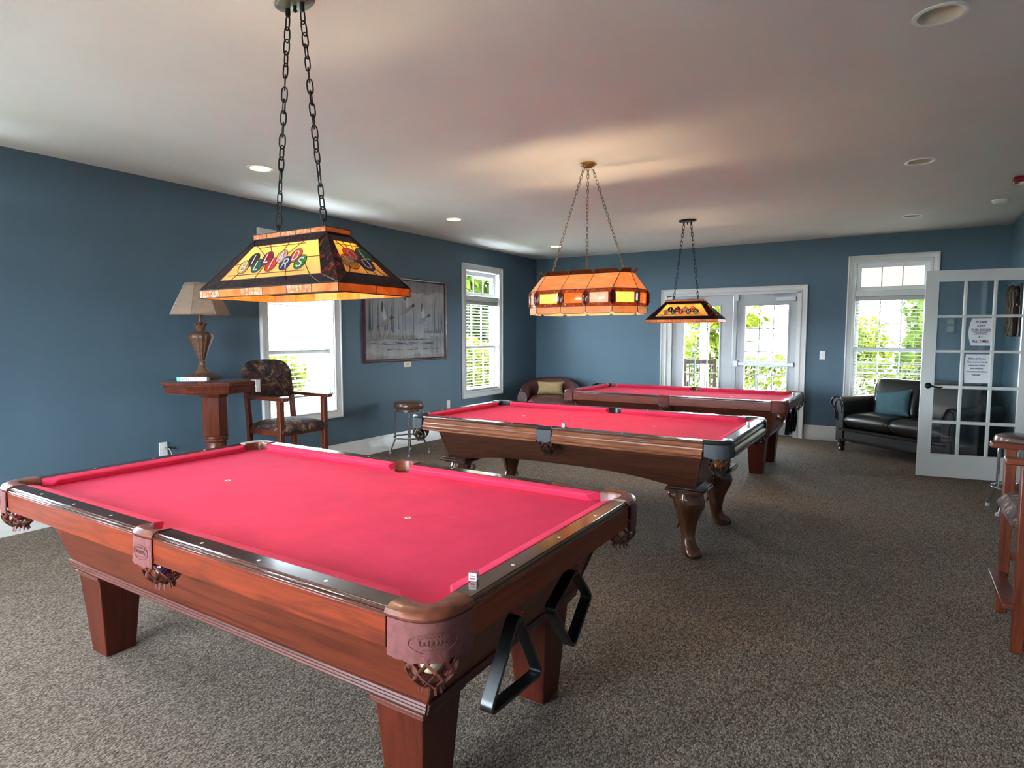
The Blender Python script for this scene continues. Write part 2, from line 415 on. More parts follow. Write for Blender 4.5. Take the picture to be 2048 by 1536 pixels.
    for sx in (-1, 1):
        for sy in (-1, 1):
            I = lambda t: bez3((-.152, -.070), (-.062, -.046), (-.046, -.062), (-.070, -.150), t)
            O = lambda t: bez3((-.150, .001), (-.030, .006), (.006, -.030), (.001, -.148), t)
            POC[(sx, sy)] = pocket(lambda u, v, sx=sx, sy=sy: (sx*(OX+u), sy*(OY+v)), I, O, (-.066, -.066), .03, .97)
    for sy in (-1, 1):
        I = lambda t: bez2((-.058, -.064), (0, .022), (.058, -.064), t)
        O = lambda t: bez3((-.058, .001), (-.05, .010), (.05, .010), (.058, .001), t)
        POC[(0, sy)] = pocket(lambda u, v, sy=sy: (u, sy*(OY+v)), I, O, (0, -.062), .04, .96)
    # cabinet and legs
    if A:
        b, t_ = (1.026, .46, .396), (1.124, .524, .690)
        g = G().frus(0, 0, b[2], t_[2], b[0], b[1], t_[0], t_[1]); C = g.build('cabinet', 'cab', T, bevel=.003)
        for k in range(3):
            z = .400+.013*k; f = (z-b[2])/(t_[2]-b[2]); hx, hy = b[0]+f*(t_[0]-b[0])+.003, b[1]+f*(t_[1]-b[1])+.003
            if k == 0: g = G()
            pts = [(-hx, -hy, z), (hx, -hy, z), (hx, hy, z), (-hx, hy, z)]
            for q in range(4): g.tube([pts[q], pts[(q+1) % 4]], .0072, 8)
        g.build('moulding', 'bead', C)
        for sx in (-1, 1):
            for sy in (-1, 1):
                g = G(); e0 = [(sx*(b[0]+.002), sy*(b[1]+.002), b[2]+.04), (sx*(t_[0]+.002), sy*(t_[1]+.002), t_[2])]
                g.bar(e0[0], e0[1], .024, .010, up=(0, 1, 0)); g.build('corner_bead', 'bead', C, bevel=.003)
        for sx in (-1, 1):
            for sy in (-1, 1):
                cx, cy = sx*.9146, sy*.3607
                g = G().frus(cx, cy, 0, .366, .0635, .0635, .0905, .0905); L = g.build('leg', 'legw', T, bevel=.004)
                g = G(); 
                for hx, z0, z1 in ((.097, .362, .370), (.103, .370, .386), (.098, .386, .3965)): g.frus(cx, cy, z0, z1, hx, hx, hx, hx)
                g.build('leg_cap', 'bead', L, bevel=.006, seg=3)
    else:
        g = G(); n = 28
        def bz(u): return .465+.052*(1-min(1, abs(u)/.80)**3) if abs(u) < .80 else .465
        rings = []
        for k in range(n+1):
            u = -1+2*k/n; zb_ = bz(u); f = (zb_-.465)/(.705-.465); xb = u*(.99+0.0*f); xt = u*1.045
            ring = []
            for (yy, zz) in ((-1, 0), (1, 0), (1, 1), (-1, 1)):
                if zz: ring.append((xt, yy*.53, .705))
                else: ring.append((xb+(xt-xb)*f, yy*(.454+f*.076), zb_))
            rings.append(ring)
        g.loft(rings); C = g.build('cabinet', 'walcab', T, bevel=.003)
        for sx in (-1, 1):
            for sy in (-1, 1): g = G().tube([(sx*.985, sy*.453, .47), (sx*1.04, sy*.53, .70)], .008, 6); g.build('corner_bead', 'walcab', C)
        for sx in (-1, 1):
            for sy in (-1, 1):
                cx, cy = sx*.925, sy*.375; ux, uy = sx*.7071, sy*.7071
                # cabriole leg swept along a gentle S, knee out, ankle in, toe out
                st = [(.422, .000, .082), (.400, .006, .088), (.365, .018, .093), (.325, .018, .088), (.28, .008, .074), (.23, .0, .060), (.17, -.004, .049), (.12, .0, .043), (.085, .012, .046), (.055, .030, .054), (.030, .046, .060), (.012, .052, .056), (.0, .050, .046)]
                g = G(); rings = []
                for z, off, r in st:
                    ring = []
                    for q in range(20):
                        a = 2*pi*q/20; rr = r/((abs(cos(a-pi/4))**3.2+abs(sin(a-pi/4))**3.2)**(1/3.2))
                        # toe stretches outward
                        px, py = rr*cos(a)*.93, rr*sin(a)*.93; dd = px*ux+py*uy
                        st_ = (.30 if z < .07 else 0)*max(0, dd); ring.append((cx+ux*(off+st_)+px, cy+uy*(off+st_)+py, z))
                    rings.append(ring)
                g.loft(rings); L = g.build('leg', 'walleg', T, ang=60)
                g = G()
                for hx, z0, z1 in ((.098, .420, .430), (.112, .430, .438), (.126, .438, .452), (.118, .452, .466)): g.frus(cx, cy, z0, z1, hx, hx, hx, hx)
                g.build('leg_cap', 'walrail', L, bevel=.004, seg=2)
                g = G()                       # scrolled bracket on the two inner sides of the knee
                for ax in (0, 1):
                    pts = []
                    for q in range(34):
                        t = q/33
                        if t < .55:
                            a = t/.55*4.6; r_ = .005+.012*(t/.55); d_ = .118-r_*cos(a)*1.0; z_ = .388+r_*sin(a)
                        else:
                            w = (t-.55)/.45; d_ = .108-.052*sin(w*pi/2)+.020*max(0, w-.8)/.2; z_ = .375-.205*w
                        off = -d_
                        pts.append((cx+(sx*off if ax == 0 else 0), cy+(sy*off if ax == 1 else 0), z_))
                    g.tube(pts, .010, 8)
                g.build('scroll', 'walleg', L)
    return T, POC, zt, zb
for k, (d, l, r, c, gr, sp) in {'railtop': ((54, 28, 20), (82, 46, 33), .16, .6, 1.2, .5), 'apron': ((84, 24, 5), (130, 46, 11), .36, .08, 1, .35), 'walrail': ((46, 26, 18), (84, 50, 34), .18, .5, 1, .5), 'walapron': ((84, 44, 28), (132, 80, 54), .36, .1, 1, .4)}.items():  # walapron toned darker than the side rails, to hold back end-rail glare
    M[k+'_y'] = wood(k+'_on_end_rails', srgb(*d), srgb(*l), 'y', r, c, gr, sp)
T1, P1, ZT1, ZB1 = pool_table((3.275, -7.7085, 0), 'square', 'pool table nearest the camera, with square tapered legs and brown leather pockets')
T2, P2, ZT2, ZB2 = pool_table((3.326, -5.066, 0), 'cabriole', 'middle pool table with carved cabriole legs, arched apron and black leather pockets')
T3 = dup(T1, loc=(3.26, -2.28, 0), label='farthest pool table, square legs and brown pockets, just in front of the white double doors')

# balls resting in the nets
BALLC = {'cream': (236, 222, 180), 'red': (200, 40, 50), 'teal': (20, 90, 100), 'purple': (70, 40, 90), 'yellow': (226, 180, 70), 'green': (40, 90, 60), 'orange': (214, 110, 40), 'maroon': (110, 30, 40), 'blue': (40, 60, 130), 'black': (20, 20, 22)}
for k, c in BALLC.items(): M['ball_'+k] = plain(k+'_pool_ball', srgb(*c), .12, var=.03, coat=.3)
ballmesh = {}
def ball(pos, col, label, stripe=False):
    g = G().sphere((0, 0, 0), .0286, 20)
    if stripe:
        g.f = [(f, 1 if abs(sum(g.v[i][2] for i in f)/len(f)) > .017 else 0) for f, _ in g.f]
    o = g.build('pool_ball', ['ball_'+col, 'ball_cream'], loc=pos); o.rotation_euler = (.6, .3, random.random()*3)
    tag(o, label, 'ball', 'pool balls in the pocket nets')
def balls(Tl, POC, key, lst, where):
    c, zz = POC[key]
    tx, ty = (1, 0) if key[0] == 0 else (.707, -.707*key[0]*key[1])
    for k, (col, st) in enumerate(lst):
        o = (0, -.0290, .0290)[k]; dz = (-.050, .0015, .0015)[k]
        nm = f'{"striped " if st else ""}{col} ball in the {where}'
        ball((Tl[0]+c[0]+o*tx, Tl[1]+c[1]+o*ty, zz+dz), col, nm, st)
L1, L2, L3 = tuple(T1.location), tuple(T2.location), tuple(T3.location)
balls(L1, P1, (1, -1), [('cream', 0), ('yellow', 1)], 'near right corner pocket of the nearest table')
balls(L1, P1, (0, -1), [('purple', 1), ('red', 1), ('teal', 1)], 'near side pocket of the nearest table')
balls(L1, P1, (-1, -1), [('maroon', 1), ('yellow', 0), ('green', 0)], 'near left corner pocket of the nearest table')
balls(L1, P1, (1, 1), [('cream', 0)], 'far right corner pocket of the nearest table')
balls(L2, P2, (1, -1), [('orange', 0), ('cream', 0), ('red', 0)], 'near right corner pocket of the middle table')
balls(L2, P2, (0, -1), [('maroon', 1), ('yellow', 1)], 'near side pocket of the middle table')
balls(L2, P2, (-1, -1), [('black', 0), ('green', 1)], 'near left corner pocket of the middle table')
balls(L3, P1, (1, -1), [('orange', 1), ('cream', 0)], 'near right corner pocket of the farthest table')

# chalk cubes
M['chalk'] = plain('red_chalk', srgb(196, 70, 90), .9)
M['label_red'] = plain('red_print', srgb(210, 50, 60), .7)
def chalk(loc, rz, label):
    h = .011
    R = empty('chalk_cube', loc, rz, label, 'chalk', 'cue chalk on the rails')
    g = G().box(-h, h, -h, h, 0, .022); g.build('paper_wrap', 'paper', R, bevel=.0008)
    g = G().lathe([(.009, .0221), (.009, .0226), (.0001, .0212)], seg=16)
    g.box(-h+.001, h-.001, -h+.001, h-.001, .0221, .0224); g.build('chalk_face', 'chalk', R)
    g = G()
    text_geo('TWEETEN', .0042, g, lambda x, y: (x*.85, -h-.0004, .0140+y), 0, bold=.0001)
    g.box(-.007, .007, -h-.0005, -h-.0003, .0045, .0095, 1); g.box(h+.0003, h+.0005, -.002, .002, .008, .015, 0); g.box(h+.0003, h+.0005, -.003, .003, .011, .0125, 0)
    g.build('printed_label', ['ink', 'label_red'], R)
chalk((4.440, -8.134, ZT1+.0003), radians(18), 'white wrapped cube of red chalk on the foot rail of the nearest table')
chalk((4.505, -4.892, ZT2+.0003), radians(25), 'cube of chalk on the right end rail of the middle table')
chalk((3.437, -5.655, ZT2+.0003), radians(5), 'cube of chalk on the near rail of the middle table beside its side pocket')
chalk((4.43, -2.05, ZT1+.0003), radians(40), 'cube of chalk on the right end rail of the farthest table')

# racks hung under the foot rails
def rack(name, pts, x, label, hooky):
    """a moulded black frame; pts in the (y, z) plane, depth along x"""
    R = empty(name, (x, 0, 0), 0, label, 'ball rack', 'black ball racks hanging under the tables')
    P = [Vector(p) for p in pts]; n = len(P); cen = sum(P, Vector((0, 0)))/n
    outer, inner = [], []
    for i in range(n):
        a, b, c = P[i-1], P[i], P[(i+1) % n]
        for q in range(7):
            t = q/6; e = .16
            pa, pc = b+(a-b)*e, b+(c-b)*e
            outer.append(tuple((1-t)**2*pa+2*t*(1-t)*b+t*t*pc))
    m = len(outer)
    for i in range(m):
        a, b, c = Vector(outer[i-1]), Vector(outer[i]), Vector(outer[(i+1) % m]); d = (c-a).normalized(); nn = Vector((-d.y, d.x))
        if nn.dot(cen-b) < 0: nn = -nn
        inner.append(tuple(b+nn*.011))
    g = G(); w = .020
    rings = []
    for o, i in zip(outer, inner):
        rings.append([(-w, o[0], o[1]), (w, o[0], o[1]), (w+.002, (o[0]+i[0])/2, (o[1]+i[1])/2), (w, i[0], i[1]), (-w, i[0], i[1])])
    g.loft(rings, loop=True); g.build('frame', 'blackplastic', R, bevel=.002)
    y, z = hooky
    g = G().box(-.026, .024, y-.014, y+.014, z, z+.004).tube([(0, y, z+.002), (0, y, z-.022), (.004, y, z-.028), (.02, y, z-.030), (.026, y, z-.022)], .0032, 8)
    # the hook is screwed to the table, so it is a thing of its own
    h = g.build('rack_hook', 'hookred', loc=(x, 0, 0))
    return R, h
M['hookred'] = plain('red_dipped_hook', srgb(180, 36, 56), .4)
def racks(dx, dy, which):
    tri = [(-7.985+dy, .668), (-7.845+dy, .412), (-8.150+dy, .430)]
    R, h = rack('triangle_rack', tri, 4.476+dx, f'black triangle rack hanging under the right end of the {which} pool table', (-7.985+dy, .6855))
    tag(h, f'red-tipped hook holding the triangle rack under the {which} table', 'hook', 'rack hooks')
    dia = [(-7.622+dy, .668), (-7.494+dy, .528), (-7.641+dy, .392), (-7.79+dy, .585)]
    R, h = rack('diamond_rack', dia, 4.476+dx, f'black diamond rack hanging under the right end of the {which} pool table', (-7.622+dy, .6855))
    tag(h, f'red-tipped hook holding the diamond rack under the {which} table', 'hook', 'rack hooks')
racks(0, 0, 'nearest'); racks(L3[0]-L1[0], L3[1]-L1[1], 'farthest')
M['panelgrey'] = plain('silver_grey_display', srgb(128, 136, 138), .35); M['panelgrey2'] = plain('blue_grey_panel', srgb(84, 98, 106), .4)
M['tealp'] = plain('teal_print', srgb(110, 200, 200), .6); M['purplep'] = plain('purple_print', srgb(70, 40, 90), .6); M['footgrey'] = plain('grey_foot_cap', srgb(150, 150, 150), .5)
M['shadetrim'] = plain('taupe_shade_trim', srgb(150, 124, 108), .7)
M['cardcream'] = plain('cream_card', srgb(240, 226, 196), .6); M['goldprint'] = plain('gold_print', srgb(206, 150, 80), .6); M['alarmred'] = plain('alarm_red', srgb(150, 16, 30), .3)
M['greymetal'] = plain('painted_grey_metal', srgb(176, 178, 184), .35, .2, var=.05)
M['cordclr'] = plain('pale_cord', srgb(205, 195, 175), .5)
# ------------------------------------------------------------------ the room
RW, H, FY, TH = 6.477, 2.755, -12.2, .16
def xf(g, fn): g.v = [tuple(fn(*p)) for p in g.v]; return g
LEFT = lambda u, w, z: (w, u, z)          # u along the wall, w into the room
BACK = lambda u, w, z: (u, -w, z)
RIGHT = lambda u, w, z: (RW-w, u, z)
FRONT = lambda u, w, z: (u, FY+w, z)
def wall(name, mp, a0, a1, holes, mat='wallpaint', z1=None, th=TH):
    z1 = z1 or H
    us = sorted({a0, a1, *[h[0] for h in holes], *[h[1] for h in holes]}); zs = sorted({0, z1, *[h[2] for h in holes], *[h[3] for h in holes]})
    hole = lambda i, j: not (0 <= i < len(us)-1 and 0 <= j < len(zs)-1) or any(h[0]-1e-6 <= us[i] and us[i+1] <= h[1]+1e-6 and h[2]-1e-6 <= zs[j] and zs[j+1] <= h[3]+1e-6 for h in holes)
    g = G()
    for i in range(len(us)-1):
        for j in range(len(zs)-1):
            if hole(i, j): continue
            u0, u1, v0, v1 = us[i], us[i+1], zs[j], zs[j+1]
            for w in (0, -th): g.add([(u0, w, v0), (u1, w, v0), (u1, w, v1), (u0, w, v1)], [(0, 1, 2, 3)])
            for di, dj, e in ((-1, 0, ((u0, v0), (u0, v1))), (1, 0, ((u1, v0), (u1, v1))), (0, -1, ((u0, v0), (u1, v0))), (0, 1, ((u0, v1), (u1, v1)))):
                if hole(i+di, j+dj): (p, q), (r, s) = e; g.add([(p, 0, q), (r, 0, s), (r, -th, s), (p, -th, q)], [(0, 1, 2, 3)])
    return struct(xf(g, mp).build(name, mat))
def frame_loop(g, u0, u1, z0, z1, prof, m=0):
    rings = []
    for (u, z, su, sz) in ((u0, z0, 1, 1), (u1, z0, -1, 1), (u1, z1, -1, -1), (u0, z1, 1, -1)):
        rings.append([(u+su*d, w, z+sz*d) for d, w in prof])
    return g.loft(rings, m, loop=True)
CAS = [(0, 0), (0, .030), (.006, .036), (.016, .036), (.022, .026), (.034, .022), (.066, .014), (.078, .020), (.090, .018), (.092, 0), (.092, -.005)]
def bars(g, us, zs, u0, u1, z0, z1, w, hw=.009, d=.012):
    for u in us: g.box(u-hw, u+hw, w-d/2, w+d/2, z0, z1)
    for z in zs: g.box(u0, u1, w-d/2, w+d/2, z-hw, z+hw)
WIN = []
def window(n, mp, u0, u1, z0=.510, z1=2.490, cols=3):
    W = struct(empty(f'window_{n}', mp(0, 0, 0)))
    W.location = (0, 0, 0)
    g = G(); frame_loop(g, u0, u1, z0, z1, CAS); xf(g, mp).build('casing', 'trim', W)
    a0, a1, b0, b1 = u0+.088, u1-.088, z0+.088, z1-.088
    g = G()                                   # jamb liner
    frame_loop(g, a0-.004, a1+.004, b0-.004, b1+.004, [(0, .002), (.016, .002), (.016, -TH), (0, -TH)]); xf(g, mp).build('jamb', 'trim', W)
    g = G(); g.box(a0, a1, -TH+.02, .004, 1.955, 2.030); xf(g, mp).build('mullion', 'trim', W, bevel=.006)
    parts = []
    def sash(name, p0, p1, q0, q1, w, fw, cols, rows):
        g = G(); frame_loop(g, p0, p1, q0, q1, [(0, w-.02), (0, w+.02), (fw*.7, w+.02), (fw, w+.008), (fw, w-.02)]); s = xf(g, mp).build(name, 'vinyl', W)
        g = G(); i0, i1, j0, j1 = p0+fw, p1-fw, q0+fw, q1-fw
        bars(g, [i0+(i1-i0)*k/cols for k in range(1, cols)], [j0+(j1-j0)*k/rows for k in range(1, rows)], i0, i1, j0, j1, w)
        if g.v: xf(g, mp).build('muntin', 'vinyl', s)
        g = G().box(i0-.004, i1+.004, w-.003, w-.001, j0-.004, j1+.004); xf(g, mp).build('pane', 'pane', s)
    sash('transom_sash', a0+.012, a1-.012, 2.030, b1-.012, -.075, .058, cols, 1)
    mid = (b0+1.955)/2-.02
    sash('upper_sash', a0+.012, a1-.012, mid-.02, 1.955, -.115, .045, cols, 2)
    sash('lower_sash', a0+.012, a1-.012, b0+.012, mid+.02, -.075, .045, cols, 2)
    WIN.append((mp, a0, a1, b0, b1))
    return W
def blind(mp, u0, u1, zbot, label, tilt=.12, ztop=1.955):
    R = empty('window_blind', (0, 0, 0), 0, label, 'blind', 'white slatted window blinds')
    a0, a1 = u0+.106, u1-.106; w0 = -.032
    g = G().box(a0, a1, w0-.028, w0+.026, ztop-.055, ztop-.002); xf(g, mp).build('headrail', 'slat', R, bevel=.003)
    g = G(); z = ztop-.085; p = .0455
    while z > zbot+.03:
        c, s = cos(tilt)*.0245, sin(tilt)*.0245
        rings = []
        for u in (a0+.004, a1-.004): rings.append([(u, w0-c, z-s-.0011), (u, w0, z+.0022), (u, w0+c, z+s-.0011), (u, w0+c, z+s-.0001), (u, w0, z+.0034), (u, w0-c, z-s-.0001)])
        g.loft(rings); z -= p
    xf(g, mp).build('slats', 'slat', R)
    g = G().box(a0, a1, w0-.024, w0+.024, zbot, zbot+.02); xf(g, mp).build('bottom_rail', 'slat', R, bevel=.004)
    g = G()
    for f in (.14, .86):
        u = a0+(a1-a0)*f
        for w in (w0-.026, w0+.026): g.tube([(u, w, ztop-.05), (u, w, zbot+.01)], .0012, 4)
    xf(g, mp).build('ladder_cord', 'slat', R)
    g = G(); u = a0+.07; g.tube([(u, w0+.030, ztop-.05), (u, w0+.033, 1.35)], .0016, 5); g.lathe([(.002, 1.35), (.006, 1.335), (.005, 1.315), (.002, 1.312)], (u, w0+.033, 0), 8)
    xf(g, mp).build('pull_cord', 'slat', R)
W1, W2, W3, W4 = (-5.548, -4.508), (-2.192, -1.132), (4.785, 5.797), (-8.905, -7.865)
hol = lambda a, z0=.510, z1=2.490: (a[0]+.086, a[1]-.086, z0+.086, z1-.086)
DOORX = (2.40, 4.185)
wall('wall_left', LEFT, FY, 0, [hol(W1), hol(W2), hol(W4)])
wall('wall_back', BACK, -TH, RW+TH, [hol(W3), (DOORX[0], DOORX[1], 0, 2.045)])
HY0, HY1 = -2.70, -1.795                    # doorway in the right wall, hung with the french door
wall('wall_right', RIGHT, FY, 0, [(HY0, HY1, 0, 2.095)])
FW = [(.30, 2.10), (2.40, 4.20)]
wall('wall_front', FRONT, -TH, RW+TH, [hol(a) for a in FW])
window(1, LEFT, *W1); window(2, LEFT, *W2); window(3, BACK, *W3); window(4, LEFT, *W4)
for k, a in enumerate(FW): window(5+k, FRONT, *a, cols=4)
blind(LEFT, *W1, .775, 'white slatted blind in the left wall window behind the bar armchair, slightly raised', .26)
blind(LEFT, *W2, .615, 'white slatted blind, fully lowered, in the left wall window right of the duck painting', .2)
blind(BACK, *W3, .615, 'white slatted blind in the back wall window behind the black leather sofa', .2)
blind(LEFT, *W4, .615, 'white slatted blind in the left wall window beside the nearest pool table')

# floor, ceiling with round openings for the cans
g = G().box(-.2, 8.1, FY-.2, .2, -.12, 0); struct(g.build('floor', 'carpet'))
CANS = [(x, y) for x in (1.042, 5.46) for y in (-6.25, -3.74, -1.258)]
g = G(); R_ = .082
xs = [-TH, .85, 1.235, 5.27, 5.65, 8.0]; ys = sorted({FY-TH, TH, *[y+d for y in (-6.25, -3.74, -1.258) for d in (-.19, .19)]})
for i in range(5):
    for j in range(len(ys)-1):
        x0, x1, y0, y1 = xs[i], xs[i+1], ys[j], ys[j+1]
        can = [c for c in CANS if x0 < c[0] < x1 and y0 < c[1] < y1]
        if not can: g.add([(x0, y0, H), (x1, y0, H), (x1, y1, H), (x0, y1, H)], [(0, 3, 2, 1)])
        else:
            cx, cy = can[0]; n = 24; sq, ci = [], []
            for k in range(n):
                t = 2*pi*(k+.5)/n; c, s = cos(t), sin(t); f = 1/max(abs(c), abs(s))
                sq.append((cx+c*f*((x1-cx) if c > 0 else (cx-x0)), cy+s*f*((y1-cy) if s > 0 else (cy-y0)), H)); ci.append((cx+R_*c, cy+R_*s, H))
            g.add(sq+ci, [(k, k+n, (k+1) % n+n, (k+1) % n) for k in range(n)])
            crn = [(x0, y0), (x1, y0), (x1, y1), (x0, y1)]
            for (a, b) in crn:                      # fill the small corner triangles
                d = sorted(range(n), key=lambda k: (sq[k][0]-a)**2+(sq[k][1]-b)**2)[:2]; g.add([sq[d[0]], sq[d[1]], (a, b, H)], [(0, 1, 2)])
g.box(-TH, 8.0, FY-TH, TH, H+.35, H+.40)
struct(g.build('ceiling', 'ceiling', weld=False))
M['canlens_on'] = emit('lit_lamp_face', (1, .72, .40, 1), 1.6)
M['canlens'] = plain('unlit_flood_lamp', srgb(176, 142, 130), .3)
M['baffle'] = plain('cream_baffle', srgb(226, 214, 190), .35)
for k, (x, y) in enumerate(CANS):
    on = x < 3
    R = empty('ceiling_light', (x, y, H), 0, None)
    pos = ['in front of the first left wall window', 'on the left, above the brown bar stool', 'in the far left corner'] if on else ['large at the upper right, nearest the camera', 'in the middle of the right hand row', 'near the back wall above the sofa window']
    tag(R, ('warm glowing' if on else 'unlit')+' round recessed ceiling light '+pos[k % 3], 'ceiling light', 'recessed ceiling lights')
    g = G().lathe([(.081, .002), (.080, -.005), (.090, -.007), (.100, -.004), (.101, 0.0)], seg=32, capt=False); g.build('trim_ring', 'white', R)
    g = G().lathe([(.0805, .0), (.078, .03), (.066, .075), (.062, .10)], seg=32, capt=False); g.build('baffle', 'baffle', R)
    g = G().lathe([(.0001, .055), (.03, .056), (.052, .066), (.061, .085), (.062, .1)], seg=24, capt=False); g.build('lamp', 'canlens_on' if on else 'canlens', R)

def base(name, mp, segs):
    g = G(); pr = [(0, 0), (.016, 0), (.016, .150), (.013, .156), (.013, .172), (.009, .186), (.006, .198), (0, .200)]
    for a, b in segs: g.loft([[(u, w, z) for w, z in pr] for u in (a, b)])
    struct(xf(g, mp).build(name, 'trim'))
base('baseboard_left', LEFT, [(FY, -.016)]); base('baseboard_back', BACK, [(.0, DOORX[0]-.165), (DOORX[1]+.135, RW)])
base('baseboard_right', RIGHT, [(FY+.02, HY0-.1), (HY1+.1, -.016)]); base('baseboard_front', FRONT, [(0, RW)])

# ------------------------------------------------------------------ double doors (door_1)
D1 = struct(empty('door_1'))
g = G(); o0, o1, zt_ = 2.244, 4.312, 2.143
pr = [(d*1.0, w) for d, w in CAS]
rings = [[(o0+d, w, 0) for d, w in pr], [(o0+d, w, zt_-d) for d, w in pr], [(o1-d, w, zt_-d) for d, w in pr], [(o1-d, w, 0) for d, w in pr]]
g.loft(rings); g2 = g
xf(g, BACK).build('casing', 'trim', D1)
g = G(); g.box(o0+.086, DOORX[0]+.012, -TH, .004, 0, 2.05).box(DOORX[1]-.006, o1-.086, -TH, .004, 0, 2.05).box(o0+.086, o1-.086, -TH, .004, 2.035, 2.06); xf(g, BACK).build('jamb', 'trim', D1)
g = G().box(DOORX[0], DOORX[1], -TH-.02, -.01, 0, .018); xf(g, BACK).build('threshold', 'bronze', D1)
def leaf(u0, u1, g0, g1, bar):
    w0, w1 = -.085, -.040; zt, zb, ztop = 1.872, .21, 2.034
    g = G(); g.box(u0, g0, w0, w1, .02, ztop).box(g1, u1, w0, w1, .02, ztop).box(g0, g1, w0, w1, zt, ztop).box(g0, g1, w0, w1, .02, zb)
    L = xf(g, BACK).build('door_leaf', 'shadeddoor', D1)
    g = G(); frame_loop(g, g0-.022, g1+.022, zb-.022, zt+.022, [(0, w1), (0, w1+.010), (.014, w1+.012), (.024, w1), (.024, w1-.02)]); xf(g, BACK).build('glazing_bead', 'shadeddoor', L)
    g = G(); bars(g, [g0+(g1-g0)*k/3 for k in (1, 2)], [zb+(zt-zb)*k/5 for k in (1, 2, 3, 4)], g0, g1, zb, zt, -.062, .007, .014); xf(g, BACK).build('muntin', 'shadeddoor', L)
    g = G().box(g0, g1, -.064, -.061, zb, zt); xf(g, BACK).build('pane', 'pane', L)
    # closer with its arm
    g = G(); cu = g1-.03 if bar else g0+.03; sg = 1 if bar else -1
    g.box(cu-.13*sg, cu+.13*sg, w1, w1+.055, 1.925, 1.985); g.bar((cu-.02*sg, w1+.03, 1.995), (cu-.30*sg, w1+.06, 2.028), .03, .008).bar((cu-.30*sg, w1+.06, 2.028), (cu+.06*sg, -.01, 2.030), .025, .008)
    xf(g, BACK).build('door_closer', 'greymetal', L, bevel=.003)
    if bar:
        g = G(); g.box(u0+.02, u0+.09, w1, w1+.06, .985, 1.075).box(u0+.09, u1-.03, w1+.02, w1+.055, 1.005, 1.055).box(u1-.06, u1-.02, w1, w1+.06, .998, 1.062)
        xf(g, BACK).build('panic_bar', 'greymetal', L, bevel=.004)
        g = G(); ru = u0+.052; g.tube([(ru, w1+.02, 1.07), (ru, w1+.02, 1.95)], .007, 8).tube([(ru, w1+.02, .99), (ru, w1+.02, .06)], .007, 8)
        g.box(ru-.028, ru+.028, w1, w1+.045, 1.945, 2.03).box(ru-.018, ru+.018, w1, w1+.03, 1.50, 1.525)
        xf(g, BACK).build('vertical_rod', 'greymetal', L, bevel=.003)
leaf(DOORX[0]+.014, 3.310, 2.590, 3.121, False); leaf(3.316, DOORX[1]-.008, 3.490, 4.060, True)

# ------------------------------------------------------------------ french door, standing open (door_2)
A_ = Vector((5.598, -1.932)); Dv = Vector((.988, .153)).normalized(); LW = .888
Nv = Vector((-Dv.y, Dv.x))     # away from the camera
D2F = lambda u, w, z: (A_.x+Dv.x*u-Nv.x*w, A_.y+Dv.y*u-Nv.y*w, z)   # w toward the camera
D2 = struct(empty('door_2'))
colx = [(.112, .325), (.356, .565), (.596, .800)]; rowz = [(.244, .551), (.586, .906), (.941, 1.267), (1.297, 1.615), (1.645, 1.975)]
g = G(); t_ = .0175
g.box(0, .112, -2*t_, 0, .010, 2.086).box(.800, LW, -2*t_, 0, .010, 2.086).box(.112, .800, -2*t_, 0, 1.975, 2.086).box(.112, .800, -2*t_, 0, .010, .244)
xf(g, D2F).build('door_leaf', 'doorwhite', D2)
g = G()
for a, b in ((.325, .356), (.565, .596)):
    g.loft([[(a, -.030, z), (a, -.012, z), (a+.006, -.003, z), (b-.006, -.003, z), (b, -.012, z), (b, -.030, z)] for z in (.244, 1.975)])
for z0, z1 in ((.551, .586), (.906, .941), (1.267, 1.297), (1.615, 1.645)):
    g.loft([[(u, -.029, z0), (u, -.012, z0), (u, -.0032, z0+.006), (u, -.0032, z1-.006), (u, -.012, z1), (u, -.029, z1)] for u in (.112, .800)])
xf(g, D2F).build('muntin', 'doorwhite', D2)
for a, b in colx:
    for z0, z1 in rowz:
        g = G().box(a-.003, b+.003, -.019, -.016, z0-.003, z1+.003); xf(g, D2F).build('pane', 'pane', D2)
g = G()
g.lathe([(.0001, .0), (.030, .0), (.030, .006), (.024, .014), (.014, .018), (.012, .05), (.0001, .05)], (0, 0, 0), 20)
xf(g, lambda x, y, z: (x+.062, z, y+.936))
pts = [(.062, .045, .936), (.085, .047, .934), (.12, .046, .922), (.15, .044, .918), (.175, .040, .926)]
g.tube(pts, [.010, .009, .008, .008, .006], 10)
xf(g, D2F).build('lever_handle', 'blackmetal', D2)
g = G()
for z in (.25, 1.05, 1.85): g.tube([(LW, -.02, z-.05), (LW, -.02, z+.05)], .007, 8)
xf(g, D2F).build('hinge', 'brass', D2)
g = G(); pr = [(0, 0), (0, .018), (.08, .014), (.09, .010), (.09, 0)]
g.loft([[(HY0-.085+d, w, 0) for d, w in pr], [(HY0-.085+d, w, 2.18-d) for d, w in pr], [(HY1+.085-d, w, 2.18-d) for d, w in pr], [(HY1+.085-d, w, 0) for d, w in pr]])
xf(g, RIGHT).build('casing', 'trim', D2)
# hallway beyond that doorway
struct(G().box(7.95, 8.0, FY, 0, 0, H).box(RW+TH, 8, -.9, -.85, 0, H).box(RW+TH, 8, -4.0, -3.95, 0, H).build('wall_hall', 'wallpaint'))

